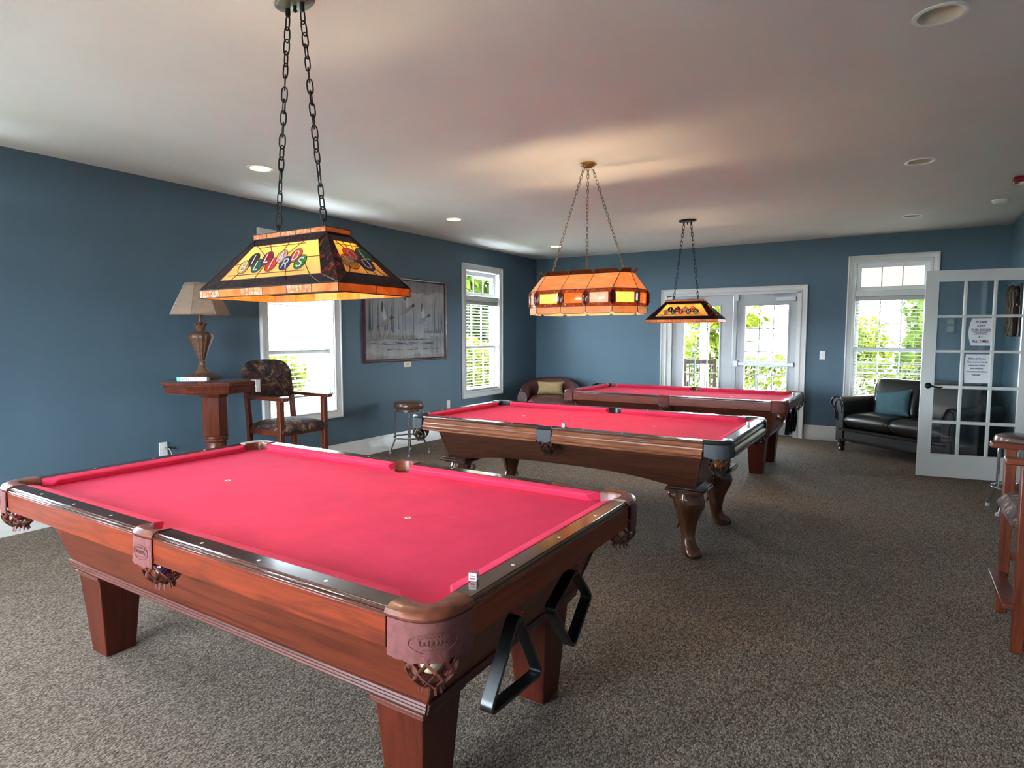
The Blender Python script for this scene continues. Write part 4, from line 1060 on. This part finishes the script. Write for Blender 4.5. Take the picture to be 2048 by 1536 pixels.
g.lathe([(.088, .605), (.099, .595), (.099, .582), (.087, .574), (.094, .558), (.080, .543), (.080, .50), (.098, .42), (.112, .33), (.10, .23), (.08, .18), (.10, .165), (.10, .15)], seg=28); g.build('pedestal', 'pubwood', R, ang=30)
g = G().loft([octa(.30, 0), octa(.30, .05), octa(.27, .065), octa(.15, .12), octa(.11, .152)]); g.build('base', 'pubwood', R, ang=20)
M['lampbrown'] = plain('antique_bronze_resin', srgb(108, 76, 58), .45, .15, var=.4, scale=45, bump=.3, bscale=60)
M['shade'] = stained('taupe_linen_shade', srgb(166, 138, 118), srgb(182, 154, 132), 60, .25, .8)
LX, LY = .305, -6.345
R = empty('table_lamp', (LX, LY, 1.067), 0, 'bronze urn table lamp with a taupe bell shade on the pub table', 'lamp')
g = G()
g.loft([[(sx*h+0*1, sy*h, z) for sx, sy in ((-1, -1), (-.0, -1.12), (1, -1), (1.12, 0), (1, 1), (0, 1.12), (-1, 1), (-1.12, 0))] for h, z in ((.108, 0), (.110, .015), (.100, .024), (.082, .034), (.060, .048))])
g.lathe([(.075, .04), (.062, .055), (.045, .075), (.034, .10), (.030, .105), (.034, .112), (.026, .125), (.024, .14), (.030, .148), (.022, .16)], seg=28)
g.build('base', 'lampbrown', R)
g = G().lathe([(.022, .158), (.028, .17), (.042, .21), (.060, .26), (.078, .31), (.090, .345), (.094, .362), (.088, .378), (.070, .392), (.040, .402)], seg=48, flute=.055, fl_n=14); g.build('urn', 'lampbrown', R, ang=70)
g = G().lathe([(.030, .398), (.024, .410), (.036, .425), (.042, .445), (.036, .462), (.022, .470), (.026, .478), (.017, .486), (.016, .545), (.012, .56)], seg=24)
for k in range(8):
    a = 2*pi*k/8; g.tube([(.034*cos(a), .034*sin(a), .44), (.045*cos(a), .045*sin(a), .468), (.052*cos(a), .052*sin(a), .474)], .006, 6)
g.build('neck', 'lampbrown', R)
g = G(); rings = []
for f, z in ((0, .545), (.12, .60), (.3, .66), (.52, .72), (.76, .77), (1, .808)):
    h = .240*(1-f)+.118*f-.018*sin(pi*f); rings.append([(h*c, h*s, z) for c, s in [(cos(2*pi*(k+.5)/8+.35), sin(2*pi*(k+.5)/8+.35)) for k in range(8)]])
g.loft(rings, caps=False); s_ = g.build('lamp_shade', 'shade', R, ang=20)
sm = s_.modifiers.new('solid', 'SOLIDIFY'); sm.thickness = .003
g = G()
for rg in (rings[0], rings[-1]): g.tube(rg, .0045, 6, loop=True)
for k in range(8): g.tube([r_[k] for r_ in rings], .002, 5)
g.build('shade_trim', 'shadetrim', s_)
g = G().tube([(.02, .0, .545), (.052, .01, .50), (.05, .012, .38)], .0022, 5); g.build('pull_chain', 'chainbrass', R)
M_ = 0
R = empty('marker_box', (.425, -6.50, 1.067), radians(31), 'flat white box with a teal end, lying before the lamp on the pub table', 'box')
g = G().box(-.125, .125, -.022, .022, 0, .024, 0).box(-.1255, -.094, -.0223, .0223, -.0, .0244, 1)
for k, x in enumerate((-.080, -.062, -.046, -.030, .006, .03)): g.box(x, x+.007, -.0225, -.0215, .004+.004*(k % 3), .012+.003*(k % 3), 2)
g.build('box', ['paper', 'tealp', 'purplep'], R)
R = empty('folded_paper', (.86, -6.25, 1.0675), 0, 'white folded paper hanging over the right corner of the pub table', 'paper')
g = G(); q = radians(-39+45); nx_, ny_ = cos(q), sin(q); tx_, ty_ = -ny_, nx_
def fp(u, v):
    s = v*.15-.05; d = .372+s if s < 0 else .3765
    z = .0006 if s < 0 else -s; tt = .118+(u-.5)*.05
    return (d*nx_+tx_*tt+PX-.86, d*ny_+ty_*tt+PY+6.25, z+.001*sin(u*6))
g.grid(fp, 6, 12); o = g.build('sheet', 'paper', R); sm = o.modifiers.new('solid', 'SOLIDIFY'); sm.thickness = .0008; sm.offset = 1

# ------------------------------------------------------------------ bar stools
M['stoolseat'] = plain('brown_stool_vinyl', srgb(92, 60, 42), .3, var=.15, scale=20, coat=.3)
def stool(loc, rz, label):
    R = empty('bar_stool', loc, rz, label, 'stool', 'chrome bar stools with brown seats')
    g = G().lathe([(.150, .545), (.176, .552), (.186, .575), (.186, .600), (.176, .628), (.150, .640), (.08, .646), (.0001, .647)], seg=36); g.build('seat', 'stoolseat', R)
    g = G().lathe([(.12, .520), (.155, .524), (.155, .546), (.0001, .546)], seg=28).lathe([(.02, .44), (.02, .52)], seg=12); g.build('swivel', 'chrome', R)
    for k in range(4):
        a = pi/4+k*pi/2; c, s = cos(a), sin(a); L = [(.10, .528), (.150, .520), (.168, .500), (.170, .46), (.170, .20), (.178, .165), (.234, .03), (.236, .0)]
        g = G().tube([(r*c, r*s, z) for r, z in L], .0115, 10); o = g.build('leg', 'chrome', R)
        g = G().lathe([(.013, .0), (.016, .002), (.016, .022), (.013, .03)], (.236*c, .236*s, 0), 12); g.build('foot_cap', 'footgrey', o)
    g = G().tube([(.184*cos(2*pi*k/32), .184*sin(2*pi*k/32), .205) for k in range(32)], .011, 10, loop=True); g.build('foot_ring', 'chrome', R)
    return R
stool((.363, -3.765, 0), radians(-6), 'chrome bar stool with a round brown seat, against the left wall below the duck painting')
stool((6.262, -3.10, 0), radians(5), 'chrome bar stool with a round brown seat behind the right edge armchair')

# ------------------------------------------------------------------ black leather loveseat in the corner
M['blackleather'] = plain('black_leather', srgb(30, 27, 25), .34, var=.35, scale=9, coat=.25, bump=.25, bscale=14)
M['sofatrim'] = plain('dark_sofa_wood', srgb(26, 22, 20), .22, coat=.5)
SR = empty('sofa', (4.772, -.732, 0), atan2(-.597, .802), 'black leather rolled arm loveseat at an angle in the far right corner', 'sofa')
SL, SD = 1.395, .84
g = G().box(.03, SL-.03, .015, SD-.03, .125, .285); b_ = g.build('base', 'blackleather', SR, bevel=.015, seg=3)
g = G()
for z, r in ((.145, .018), (.275, .020)): g.tube([(.04, .012, z), (SL-.04, .012, z)], r, 10)
g.build('base_moulding', 'sofatrim', b_)
def armprof():
    o = [(.10, .125), (.10, .50), (.092, .56), (.07, .61)]
    for k in range(9): a = radians(55+k*22); o.append((-.005+.075*cos(a)*1.05, .605+.072*sin(a)))
    o += [(-.052, .545), (-.020, .50), (-.012, .40), (-.012, .125)]
    return o
for sd in (0, 1):
    pr = [(x if not sd else SL-x, z) for x, z in armprof()]
    g = G().loft([[(x, y, z) for x, z in pr] for y in (.0, .04, SD-.06)]); a_ = g.build('arm', 'blackleather', SR, bevel=.010, seg=3, ang=50)
    g = G(); c = [(x, -.006, z) for x, z in pr[1:-1]]; g.tube(c, .0095, 8)
    c2 = [(.045+(x-.045 if not sd else x-(SL-.045))*.55+(0 if not sd else SL-.09), -.004, .16+(z-.16)*.93) for x, z in pr[1:-1]]; g.tube(c2, .006, 6); g.build('welt', 'sofatrim', a_)
for k in range(2):
    x0 = .10+k*(SL-.2)/2; w = (SL-.2)/2
    g = G(); g.cushion((x0+w/2, .30, .395), (1, 0, 0), (0, 1, 0), (0, 0, 1), w/2*1.02, .32, .105, 16, pinch=.1, pw=.22); g.build('seat_cushion', 'blackleather', SR, ang=80)
    g = G(); g.cushion((x0+w/2, .56, .665), (1, 0, 0), (0, .30, .954), (0, -.954, .30), w/2*1.03, .255, .125, 16, pinch=.1, pw=.28); g.build('back_cushion', 'blackleather', SR, ang=80)
g = G(); g.loft([[(x, y+.0, z) for y, z in ((.56, .2), (.60, .80), (.64, .845), (.72, .86), (.79, .83), (.81, .75), (.80, .125), (.60, .125))] for x in (.03, SL-.03)]); g.build('back', 'blackleather', SR, bevel=.02, seg=3, ang=50)
for x, y in ((.045, .05), (SL-.045, .05), (.06, SD-.09), (SL-.06, SD-.09)):
    g = G().lathe([(.022, 0), (.030, .006), (.034, .022), (.026, .042), (.036, .055), (.042, .075), (.030, .095), (.045, .110), (.045, .128)], (x, y, 0), 20); g.build('foot', 'sofatrim', SR)
M['tealpillow'] = plain('teal_velvet', srgb(62, 92, 100), .8, var=.12, scale=14, bump=.3, bscale=18)
def rotv(v, ax, an): return Matrix.Rotation(an, 3, ax) @ Vector(v)
X_, Y_, Z_ = Vector((1, 0, 0)), Vector((0, .35, .937)), Vector((0, -.937, .35))
X_, Y_ = X_*cos(.16)+Y_*sin(.16), Y_*cos(.16)-X_*sin(.16)
P_ = empty('throw_pillow', tuple(SR.location), SR.rotation_euler.z, 'teal fabric throw pillow on the left seat of the black leather loveseat', 'pillow')
g = G(); g.cushion((.475, .345, .620), X_, Y_, Z_, .225, .175, .075, 18, pinch=.9, pw=.5); g.build('cover', 'tealpillow', P_, ang=80)

# ------------------------------------------------------------------ brown leather tub chair in the far corner
M['brownleather'] = plain('burgundy_brown_leather', srgb(92, 50, 46), .4, var=.25, scale=8, coat=.2, bump=.2, bscale=14)
TR = empty('tub_chair', (.655, -.70, 0), radians(24), 'brown leather tub chair in the far left corner with a tan pillow', 'armchair')
g = G(); rings = []
for k in range(33):
    t = k/32; 
    # U-shaped wrap: left arm front -> back -> right arm front
    a = radians(-38+256*t); px, py = .405*cos(a), .36*sin(a)
    if t < .12: px, py = .405, -.36+.36*(t/.12)*.42
    if t > .88: px, py = -.405, -.36+.36*((1-t)/.12)*.42
    hgt = .555+.185*max(0, sin((t-.08)/.84*pi) if .08 < t < .92 else 0)**.8
    n2 = Vector((px/.405, py/.36 if .12 < t < .88 else 0, 0)).normalized(); th = .075
    c = Vector((px, py, 0)); ring = []
    for o, z in ((th*.9, .06), (th, .30), (th*1.05, hgt-.08), (th*.85, hgt-.02), (.2*th, hgt+.01), (-.6*th, hgt-.01), (-th, hgt-.08), (-th*.9, .30), (-th*.8, .06)):
        p = c+n2*o; ring.append((p.x, p.y, z))
    rings.append(ring)
g.loft(rings); g.build('shell', 'brownleather', TR, ang=60)
g = G(); g.box(-.34, .34, -.40, .25, .07, .30); g.build('base', 'brownleather', TR, bevel=.03, seg=3)
g = G(); g.cushion((0, -.08, .385), (1, 0, 0), (0, 1, 0), (0, 0, 1), .335, .335, .10, 14, pinch=.1, pw=.22); g.build('seat_cushion', 'brownleather', TR, ang=80)
for x, y in ((-.3, -.32), (.3, -.32), (-.28, .28), (.28, .28)): g = G().lathe([(.02, 0), (.028, .07)], (x, y, 0), 12); g.build('foot', 'sofatrim', TR)
M['tan'] = plain('tan_fabric', srgb(164, 138, 96), .85, var=.15, scale=12, bump=.2, bscale=20)
P_ = empty('throw_pillow', tuple(TR.location), TR.rotation_euler.z, 'tan tufted pillow on the brown leather tub chair in the far left corner', 'pillow')
g = G(); g.cushion((0, .115, .585), (1, 0, 0), (0, .25, .968), (0, -.968, .25), .225, .115, .06, 16, pinch=.9, pw=.5); g.build('cover', 'tan', P_, ang=80)
g = G().sphere((0, .060, .570), .010, 8); g.build('button', 'tan', P_)
R = empty('side_table', (1.40, -.36, 0), 0, 'small dark side table in the back corner beside the brown tub chair', 'table')
g = G().lathe([(.0001, .585), (.20, .585), (.21, .592), (.21, .604), (.20, .61), (.0001, .61)], seg=32); g.build('top', 'railtop', R)
g = G().lathe([(.16, 0), (.15, .02), (.04, .05), (.03, .12), (.045, .25), (.025, .40), (.05, .56), (.07, .586)], seg=24); g.build('pedestal', 'bead', R)
R = empty('cloth_bundle', (1.36, -.38, .61), 0, 'crumpled black bundle lying on the small side table by the back wall', 'cloth')
g = G(); rnd = random.Random(5)
def bund(u, v):
    a = 2*pi*u; b = pi/2*v; r = .125*(1+.25*sin(3*a+2*b)+.15*sin(7*a)); return (r*cos(a)*cos(b)*1.1, r*sin(a)*cos(b)*.7, .052*sin(b)*(1+.4*sin(5*a)))
g.grid(bund, 40, 8).box(-.06, .06, -.04, .04, 0, .01); g.build('bundle', 'blackplastic', R)

# ------------------------------------------------------------------ bird painting
M['paintframe'] = wood('red_brown_frame', srgb(60, 30, 26), srgb(92, 50, 42), 'y', .3, .4)
t = NT('misty_marsh_paint'); v = t.coord((1, 1, 1), 'Generated')
sep = t.n('ShaderNodeSeparateXYZ'); t.l(v, sep.inputs[0]); n1 = t.noise(v, 6, 5, .6)
ma = t.n('ShaderNodeMath', operation='MULTIPLY_ADD'); t.l(n1, ma.inputs[0]); ma.inputs[1].default_value = .28; t.l(sep.outputs['Z'], ma.inputs[2])
c = t.ramp(ma.outputs[0], [(.10, srgb(88, 82, 82)), (.22, srgb(150, 138, 130)), (.34, srgb(122, 114, 114)), (.44, srgb(136, 130, 130)), (.60, srgb(124, 126, 130)), (.86, srgb(152, 144, 142)), (1.0, srgb(172, 158, 152)), (1.18, srgb(134, 124, 126))])
vs = t.coord((1, 26, 2.2), 'Generated'); n2_ = t.noise(vs, 1.6, 3)
st = t.ramp(n2_, [(.40, (.72, .74, .78, 1)), (.58, (1, 1, 1, 1))])
mx = t.n('ShaderNodeMix', data_type='RGBA', blend_type='MULTIPLY'); mx.inputs[0].default_value = .8; t.l(c, mx.inputs[6]); t.l(st, mx.inputs[7])
t.bsdf(Base_Color=mx.outputs[2], Roughness=.5); M['marsh'] = t.m
for k, c in {'ptrunk': (70, 70, 74), 'preed': (150, 132, 104), 'pdark': (48, 44, 46), 'pbody': (120, 108, 98), 'pwing': (168, 160, 154), 'phead': (40, 36, 38)}.items(): M[k] = plain(k+'_paint', srgb(*c), .55)
R = empty('painting', (0, 0, 0), 0, 'framed painting of ducks flying over a misty marsh on the left wall', 'painting')
y0, y1, z0, z1 = -4.158, -2.592, 1.110, 2.170
g = G(); frame_loop(g, y0, y1, z0, z1, [(0, .004), (0, .034), (.010, .040), (.022, .036), (.030, .026), (.036, .022), (.036, .004)]); xf(g, LEFT).build('frame', 'paintframe', R)
g = G().box(y0+.03, y1-.03, .006, .018, z0+.03, z1-.03); cv = xf(g, LEFT).build('canvas', 'marsh', R)
g = G(); rnd = random.Random(11)
yw = y1-y0-.07; zw = z1-z0-.07
Q = lambda a, b, o=.0186: (y0+.035+yw*a, o, z0+.035+zw*b)
def stroke(a0, b0, a1, b1, w0, w1, m, o=.0186):
    dx, dz = (a1-a0)*yw, (b1-b0)*zw; L = sqrt(dx*dx+dz*dz); nx, nz = -dz/L, dx/L
    p = [Q(a0, b0, o), Q(a0, b0, o), Q(a1, b1, o), Q(a1, b1, o)]; ws = [w0/2, -w0/2, -w1/2, w1/2]
    g.add([(q[0]+nx*w, q[1], q[2]+nz*w) for q, w in zip(p, ws)], [(0, 1, 2, 3)], m)
for k in range(34):
    a = rnd.choice([rnd.uniform(.03, .62), rnd.uniform(.82, .99)]); stroke(a, .33+.04*rnd.random(), a+rnd.uniform(-.004, .004), rnd.uniform(.6, .86), rnd.uniform(.006, .018), .004, 0)
for k in range(230):
    a = rnd.uniform(.02, .60); b = .22+.1*rnd.random()*(1-a); stroke(a, b, a+rnd.uniform(-.02, .03), b+rnd.uniform(.04, .10), .004, .001, 1 if rnd.random() < .7 else 2, .0188)
for k in range(70):
    a = rnd.uniform(.72, .98); stroke(a, .33, a+rnd.uniform(-.01, .02), .33+rnd.uniform(.02, .07), .006, .001, 2, .0188)
for k in range(40): a, b = rnd.uniform(.02, .8), rnd.choice([.19, .205, .245, .12]); stroke(a, b+rnd.uniform(-.01, .01), a+rnd.uniform(.04, .14), b+rnd.uniform(-.008, .008), .010, .004, 2, .0187)
for k in range(12): a = rnd.uniform(.8, .98); stroke(a, .06, a, .29, .006, .004, 0, .0187)
def duck(a, b, s, fl=1):
    def po(pts, m, o):
        g.add([(Q(a, b)[0]+x*s*fl, o, Q(a, b)[2]+z*s) for x, z in pts], [tuple(range(len(pts)))], m)
    po([(-.5, -.28), (-.2, -.34), (.2, -.1), (.42, .18), (.3, .26), (0, .12), (-.3, -.08)], 3, .0190)        # body
    po([(-.1, .02), (-.28, .5), (-.24, 1.15), (-.08, .85), (.14, .2)], 4, .0192)                             # raised wing
    po([(-.24, 1.15), (-.30, .6), (-.22, .45), (-.12, .95)], 5, .0193)
    po([(.34, .14), (.44, .34), (.58, .36), (.66, .26), (.80, .24), (.62, .18), (.50, .08)], 5, .0194)       # head and bill
    po([(-.5, -.28), (-.66, -.40), (-.55, -.20)], 5, .0191)                                                 # tail
duck(.22, .47, .22, 1); duck(.50, .64, .20, 1); duck(.71, .52, .19, 1); duck(.44, .80, .15, -1)
xf(g, LEFT).build('brushwork', ['ptrunk', 'preed', 'pdark', 'pbody', 'pwing', 'phead'], cv, weld=False)
SKY, SUN, EXPO = 6.5, 2.5, 3.42
# ------------------------------------------------------------------ outdoors
M['grass'] = plain('lawn_grass', srgb(56, 62, 22), .9, var=.3, scale=2)
M['deck'] = plain('pale_bounce_concrete', srgb(196, 196, 196), .8, var=.06, scale=3)
M['porchfloor'] = plain('porch_concrete', srgb(150, 147, 140), .8, var=.06, scale=3)
M['rail_black'] = plain('black_fence_metal', srgb(13, 12, 11), .5)
M['porchwhite'] = plain('porch_white', srgb(236, 234, 228), .5, var=.02)
M['teak'] = wood('weathered_teak', srgb(44, 30, 18), srgb(74, 54, 34), 'z', .6, .05)
M['siding'] = plain('pale_siding', srgb(216, 212, 204), .7, var=.04)
M['roofing'] = plain('grey_roofing', srgb(60, 58, 57), .8, var=.1)
M['darkpane'] = plain('distant_window', srgb(34, 38, 42), .2)
t = NT('beadboard'); v = t.coord((11, 1, 1)); wv = t.n('ShaderNodeTexWave', wave_type='BANDS', bands_direction='X'); wv.inputs['Scale'].default_value = .6
t.l(v, wv.inputs['Vector']); t.bsdf(Base_Color=t.ramp(wv.outputs['Fac'], [(.0, srgb(90, 78, 44)), (.16, srgb(214, 200, 150)), (1, srgb(226, 212, 160))]), Roughness=.6); M['bead_board'] = t.m
def leafmat(name, c1, c2):
    t = NT(name); v = t.coord(); f = t.noise(v, 1.4, 4); col = t.ramp(f, [(.35, c1), (.65, c2)])
    d = t.n('ShaderNodeBsdfDiffuse'); tr = t.n('ShaderNodeBsdfTranslucent'); t.l(col, d.inputs[0]); t.l(col, tr.inputs[0]); m = t.n('ShaderNodeMixShader'); m.inputs[0].default_value = .35
    t.l(d.outputs[0], m.inputs[1]); t.l(tr.outputs[0], m.inputs[2]); t.l(m.outputs[0], t.out.inputs['Surface']); return t.m
M['leaf_y'] = leafmat('yellow_green_leaves', srgb(48, 54, 10), srgb(84, 90, 28)); M['leaf_g'] = leafmat('green_leaves', srgb(26, 36, 12), srgb(62, 74, 26))
M['bark'] = plain('bark', srgb(40, 30, 22), .9, var=.3)
struct(G().box(-60, 60, -50, 70, -.6, -.45).build('lawn', 'grass'))
struct(G().box(-3.4, -TH-.001, -16, 3.4, -.5, -.40).build('bounce_path', 'deck'))  # unseen pale paving, added to bounce neutral daylight onto the ceiling
struct(G().box(-3.4, 9, FY-4.5, FY-TH-.001, -.5, -.40).build('patio', 'deck'))  # also unseen, pale ground added for the light it bounces indoors
struct(G().box(-1.5, 8.6, TH, 6.3, -.5, -.03).build('porch_floor', 'porchfloor'))
struct(G().box(-1.5, 8.6, TH, 6.4, 2.52, 2.60).build('porch_ceiling', 'bead_board'))
R = empty('porch_column', (1.36, 6.0, -.03), 0, 'white square porch column outside the left leaf of the double doors', 'column')
g = G().box(-.09, .09, -.09, .09, .18, 2.36); g.build('shaft', 'porchwhite', R, bevel=.006); g = G().box(-.115, .115, -.115, .115, 0, .18); g.build('base', 'porchwhite', R, bevel=.01)
g = G().box(-.115, .115, -.115, .115, 2.36, 2.55); g.build('capital', 'porchwhite', R, bevel=.01)
R = empty('patio_chair', (2.30, 2.15, -.03), radians(12), 'weathered wooden patio chair on the porch outside the double doors', 'chair')
for sx in (-1, 1):
    g = G().bar((sx*.26, -.25, 0), (sx*.26, -.30, 1.06), .06, .06); g.build('leg', 'teak', R, bevel=.004)
    g = G().bar((sx*.26, .25, 0), (sx*.26, .25, .62), .06, .06); g.build('leg', 'teak', R, bevel=.004)
    g = G().box(sx*.26-.035, sx*.26+.035, -.30, .30, .62, .65); g.build('arm', 'teak', R, bevel=.004)
g = G()
for k in range(6): y = -.24+.095*k; g.box(-.26, .26, y-.04, y+.04, .40, .42)
g.build('seat', 'teak', R)
g = G().bar((-.26, -.295, 1.0), (.26, -.295, 1.0), .03, .08).bar((-.26, -.27, .48), (.26, -.27, .48), .03, .07)
for k in range(5): x = -.18+.09*k; g.bar((x, -.27, .5), (x, -.295, .98), .045, .015)
g.build('back', 'teak', R)
R = empty('garden_fence', (0, 11.5, -.45), 0, 'black metal picket fence beyond the lawn, seen through the double doors', 'fence')
for z in (.12, .92, 1.08): g = G().box(-8, 16, -.015, .015, z-.018, z+.018); g.build('rail', 'rail_black', R)
g = G()
for k in range(200): x = -8+.12*k; g.box(x-.008, x+.008, -.008, .008, .03, 1.12)
g.build('pickets', 'rail_black', R)
for k in range(11): x = -8+2.4*k; g = G().box(x-.03, x+.03, -.03, .03, 0, 1.2); g.build('post', 'rail_black', R)
def tree(name, loc, r, h, ch, mat, label, n, seed, cat='tree'):
    rnd = random.Random(seed); R = empty(name, loc, 0, label, cat, 'trees and bushes outside')
    g = G()
    for k in range(n):
        while True:
            p = Vector((rnd.uniform(-1, 1), rnd.uniform(-1, 1), rnd.uniform(-1, 1)))
            if .25 < p.length < 1: break
        bl = 1+.22*sin(5*p.x+seed)*cos(4*p.z+2*p.y); c = Vector((p.x*r*bl, p.y*r*bl, ch+p.z*(h-ch)*bl)); s = r*.105*rnd.uniform(.6, 1.3)
        a = Vector((rnd.uniform(-1, 1), rnd.uniform(-1, 1), rnd.uniform(-1, 1))).normalized(); b = a.orthogonal().normalized(); e = a.cross(b)
        b2 = b*cos(k)+e*sin(k); e2 = a.cross(b2); g.add([c-b2*s, c+e2*s*.55, c+b2*s, c-e2*s*.55], [(0, 1, 2, 3)])
    g.build('crown' if cat == 'tree' else 'foliage', mat, R, weld=False)
    g = G().tube([(0, 0, 0), (.05*r, 0, ch*.5), (0, .04*r, ch)], [.09*r, .07*r, .05*r], 10); g.build('trunk', 'bark', R)
tree('tree', (.1, 13.8, -.45), 1.5, 3.6, 2.0, 'leaf_y', 'yellow green tree seen through the left leaf of the double doors', 1700, 1)
tree('shrub', (4.0, 17, -.45), 1.25, 2.6, 1.5, 'leaf_y', 'rounded yellow green bush seen through the right leaf of the double doors', 1500, 2, 'bush')
tree('tree', (7.2, 13.9, -.45), 1.9, 4.4, 2.0, 'leaf_g', 'green tree filling the left of the back window behind the blinds', 2400, 3)
tree('tree', (11.9, 15.8, -.45), 2.3, 4.6, 2.1, 'leaf_y', 'lighter green tree filling the right of the back window behind the blinds', 2400, 4)
tree('tree', (-8.2, 9.5, -.45), 2.4, 6.2, 3.4, 'leaf_g', 'tall leafy tree seen through the far left wall window', 2400, 5)
tree('shrub', (-5.4, 5.2, -.45), 1.3, 1.9, 1.0, 'leaf_y', 'low yellow green bush seen through the far left wall window', 1300, 6, 'bush')
tree('shrub', (-9.5, 1.4, -.45), 1.2, 1.5, .8, 'leaf_y', 'low bush seen through the left wall window behind the bar armchair', 1200, 7, 'bush')
R = empty('hedge', (0, 13.2, -.45), 0, 'long low hedge behind the black picket fence', 'hedge'); g = G(); rnd = random.Random(9)
for k in range(5200):
    c = Vector((rnd.uniform(-7, 15), rnd.uniform(-.5, .5), 1.15*rnd.random()**.8*(1+.15*sin(k)))); s = .11*rnd.uniform(.6, 1.3); a = Vector((rnd.uniform(-1, 1), rnd.uniform(-1, 1), rnd.uniform(-1, 1))).normalized(); b = a.orthogonal().normalized(); e = a.cross(b)
    g.add([c-b*s, c+e*s*.55, c+b*s, c-e*s*.55], [(0, 1, 2, 3)])
g.build('foliage', 'leaf_y', R, weld=False)
R = empty('house', (-19, 7.5, -.45), radians(20), 'distant pale house seen through the left wall window behind the bar armchair', 'house')
g = G().box(-3, 3, -4.5, 4.5, 0, 3.2); g.build('wall', 'siding', R)
g = G().loft([[(x, y, z) for x, z in ((-3.4, 3.1), (3.4, 3.1), (0, 5.2))] for y in (-4.9, 4.9)]); g.build('roof', 'roofing', R)
for y in (-3, -1, 1, 3): g = G().box(2.98, 3.04, y-.5, y+.5, 1.1, 2.5); g.build('window', 'darkpane', R)

# ------------------------------------------------------------------ light
W = bpy.data.worlds.new('World'); SC.world = W; W.use_nodes = True
bg = W.node_tree.nodes['Background']; bg.inputs[0].default_value = (.80, .92, 1.07, 1); bg.inputs[1].default_value = SKY
S = bpy.data.lights.new('sun', 'SUN'); S.energy = SUN; S.angle = radians(2); S.color = (1, .95, .86)
so = bpy.data.objects.new('sun', S); COL.objects.link(so); so.rotation_euler = (radians(-8), radians(38), 0)
def portal(mp, u0, u1, z0, z1, w=-TH-.02):
    L = bpy.data.lights.new('window_portal', 'AREA'); L.shape = 'RECTANGLE'; L.size = u1-u0; L.size_y = z1-z0; L.cycles.is_portal = True
    o = bpy.data.objects.new('window_portal', L); COL.objects.link(o)
    c = Vector(mp((u0+u1)/2, w, (z0+z1)/2)); n = (Vector(mp((u0+u1)/2, w+1, (z0+z1)/2))-c)
    o.location = c; o.rotation_euler = n.to_track_quat('-Z', 'Z').to_euler()
    # keep the rectangle upright: local Y along world Z
    zax = -n.normalized(); y = Vector((0, 0, 1)); x = y.cross(zax); o.matrix_world = Matrix.Translation(c) @ Matrix((x, y, zax)).transposed().to_4x4()
for mp, a0, a1, b0, b1 in WIN: portal(mp, a0, a1, b0, b1)
portal(BACK, DOORX[0], DOORX[1], 0, 2.045)

# ------------------------------------------------------------------ camera
cam = bpy.data.cameras.new('camera'); co = bpy.data.objects.new('camera', cam); COL.objects.link(co)
cam.sensor_width = 36; cam.lens = 1229.08/2048*36; cam.clip_start = .05; cam.clip_end = 300
r_, u_, f_ = Vector((.849028658, .528346362, .000678249)), Vector((-.04194992, .06613185, .99692868)), Vector((-.52667878, .84644947, -.07831192))
co.matrix_world = Matrix.Translation((5.35912728, -9.42107663, 1.43635821)) @ Matrix((r_, u_, -f_)).transposed().to_4x4()
SC.camera = co
SC.view_settings.view_transform = 'Standard'; SC.view_settings.look = 'None'; SC.view_settings.gamma = 1; SC.view_settings.use_curve_mapping = False
SC.view_settings.exposure = EXPO
cy = SC.cycles
cy.use_denoising = True; cy.max_bounces = 10; cy.diffuse_bounces = 5; cy.glossy_bounces = 4; cy.transmission_bounces = 6; cy.transparent_max_bounces = 12
cy.sample_clamp_indirect = 6; cy.caustics_reflective = False; cy.caustics_refractive = False
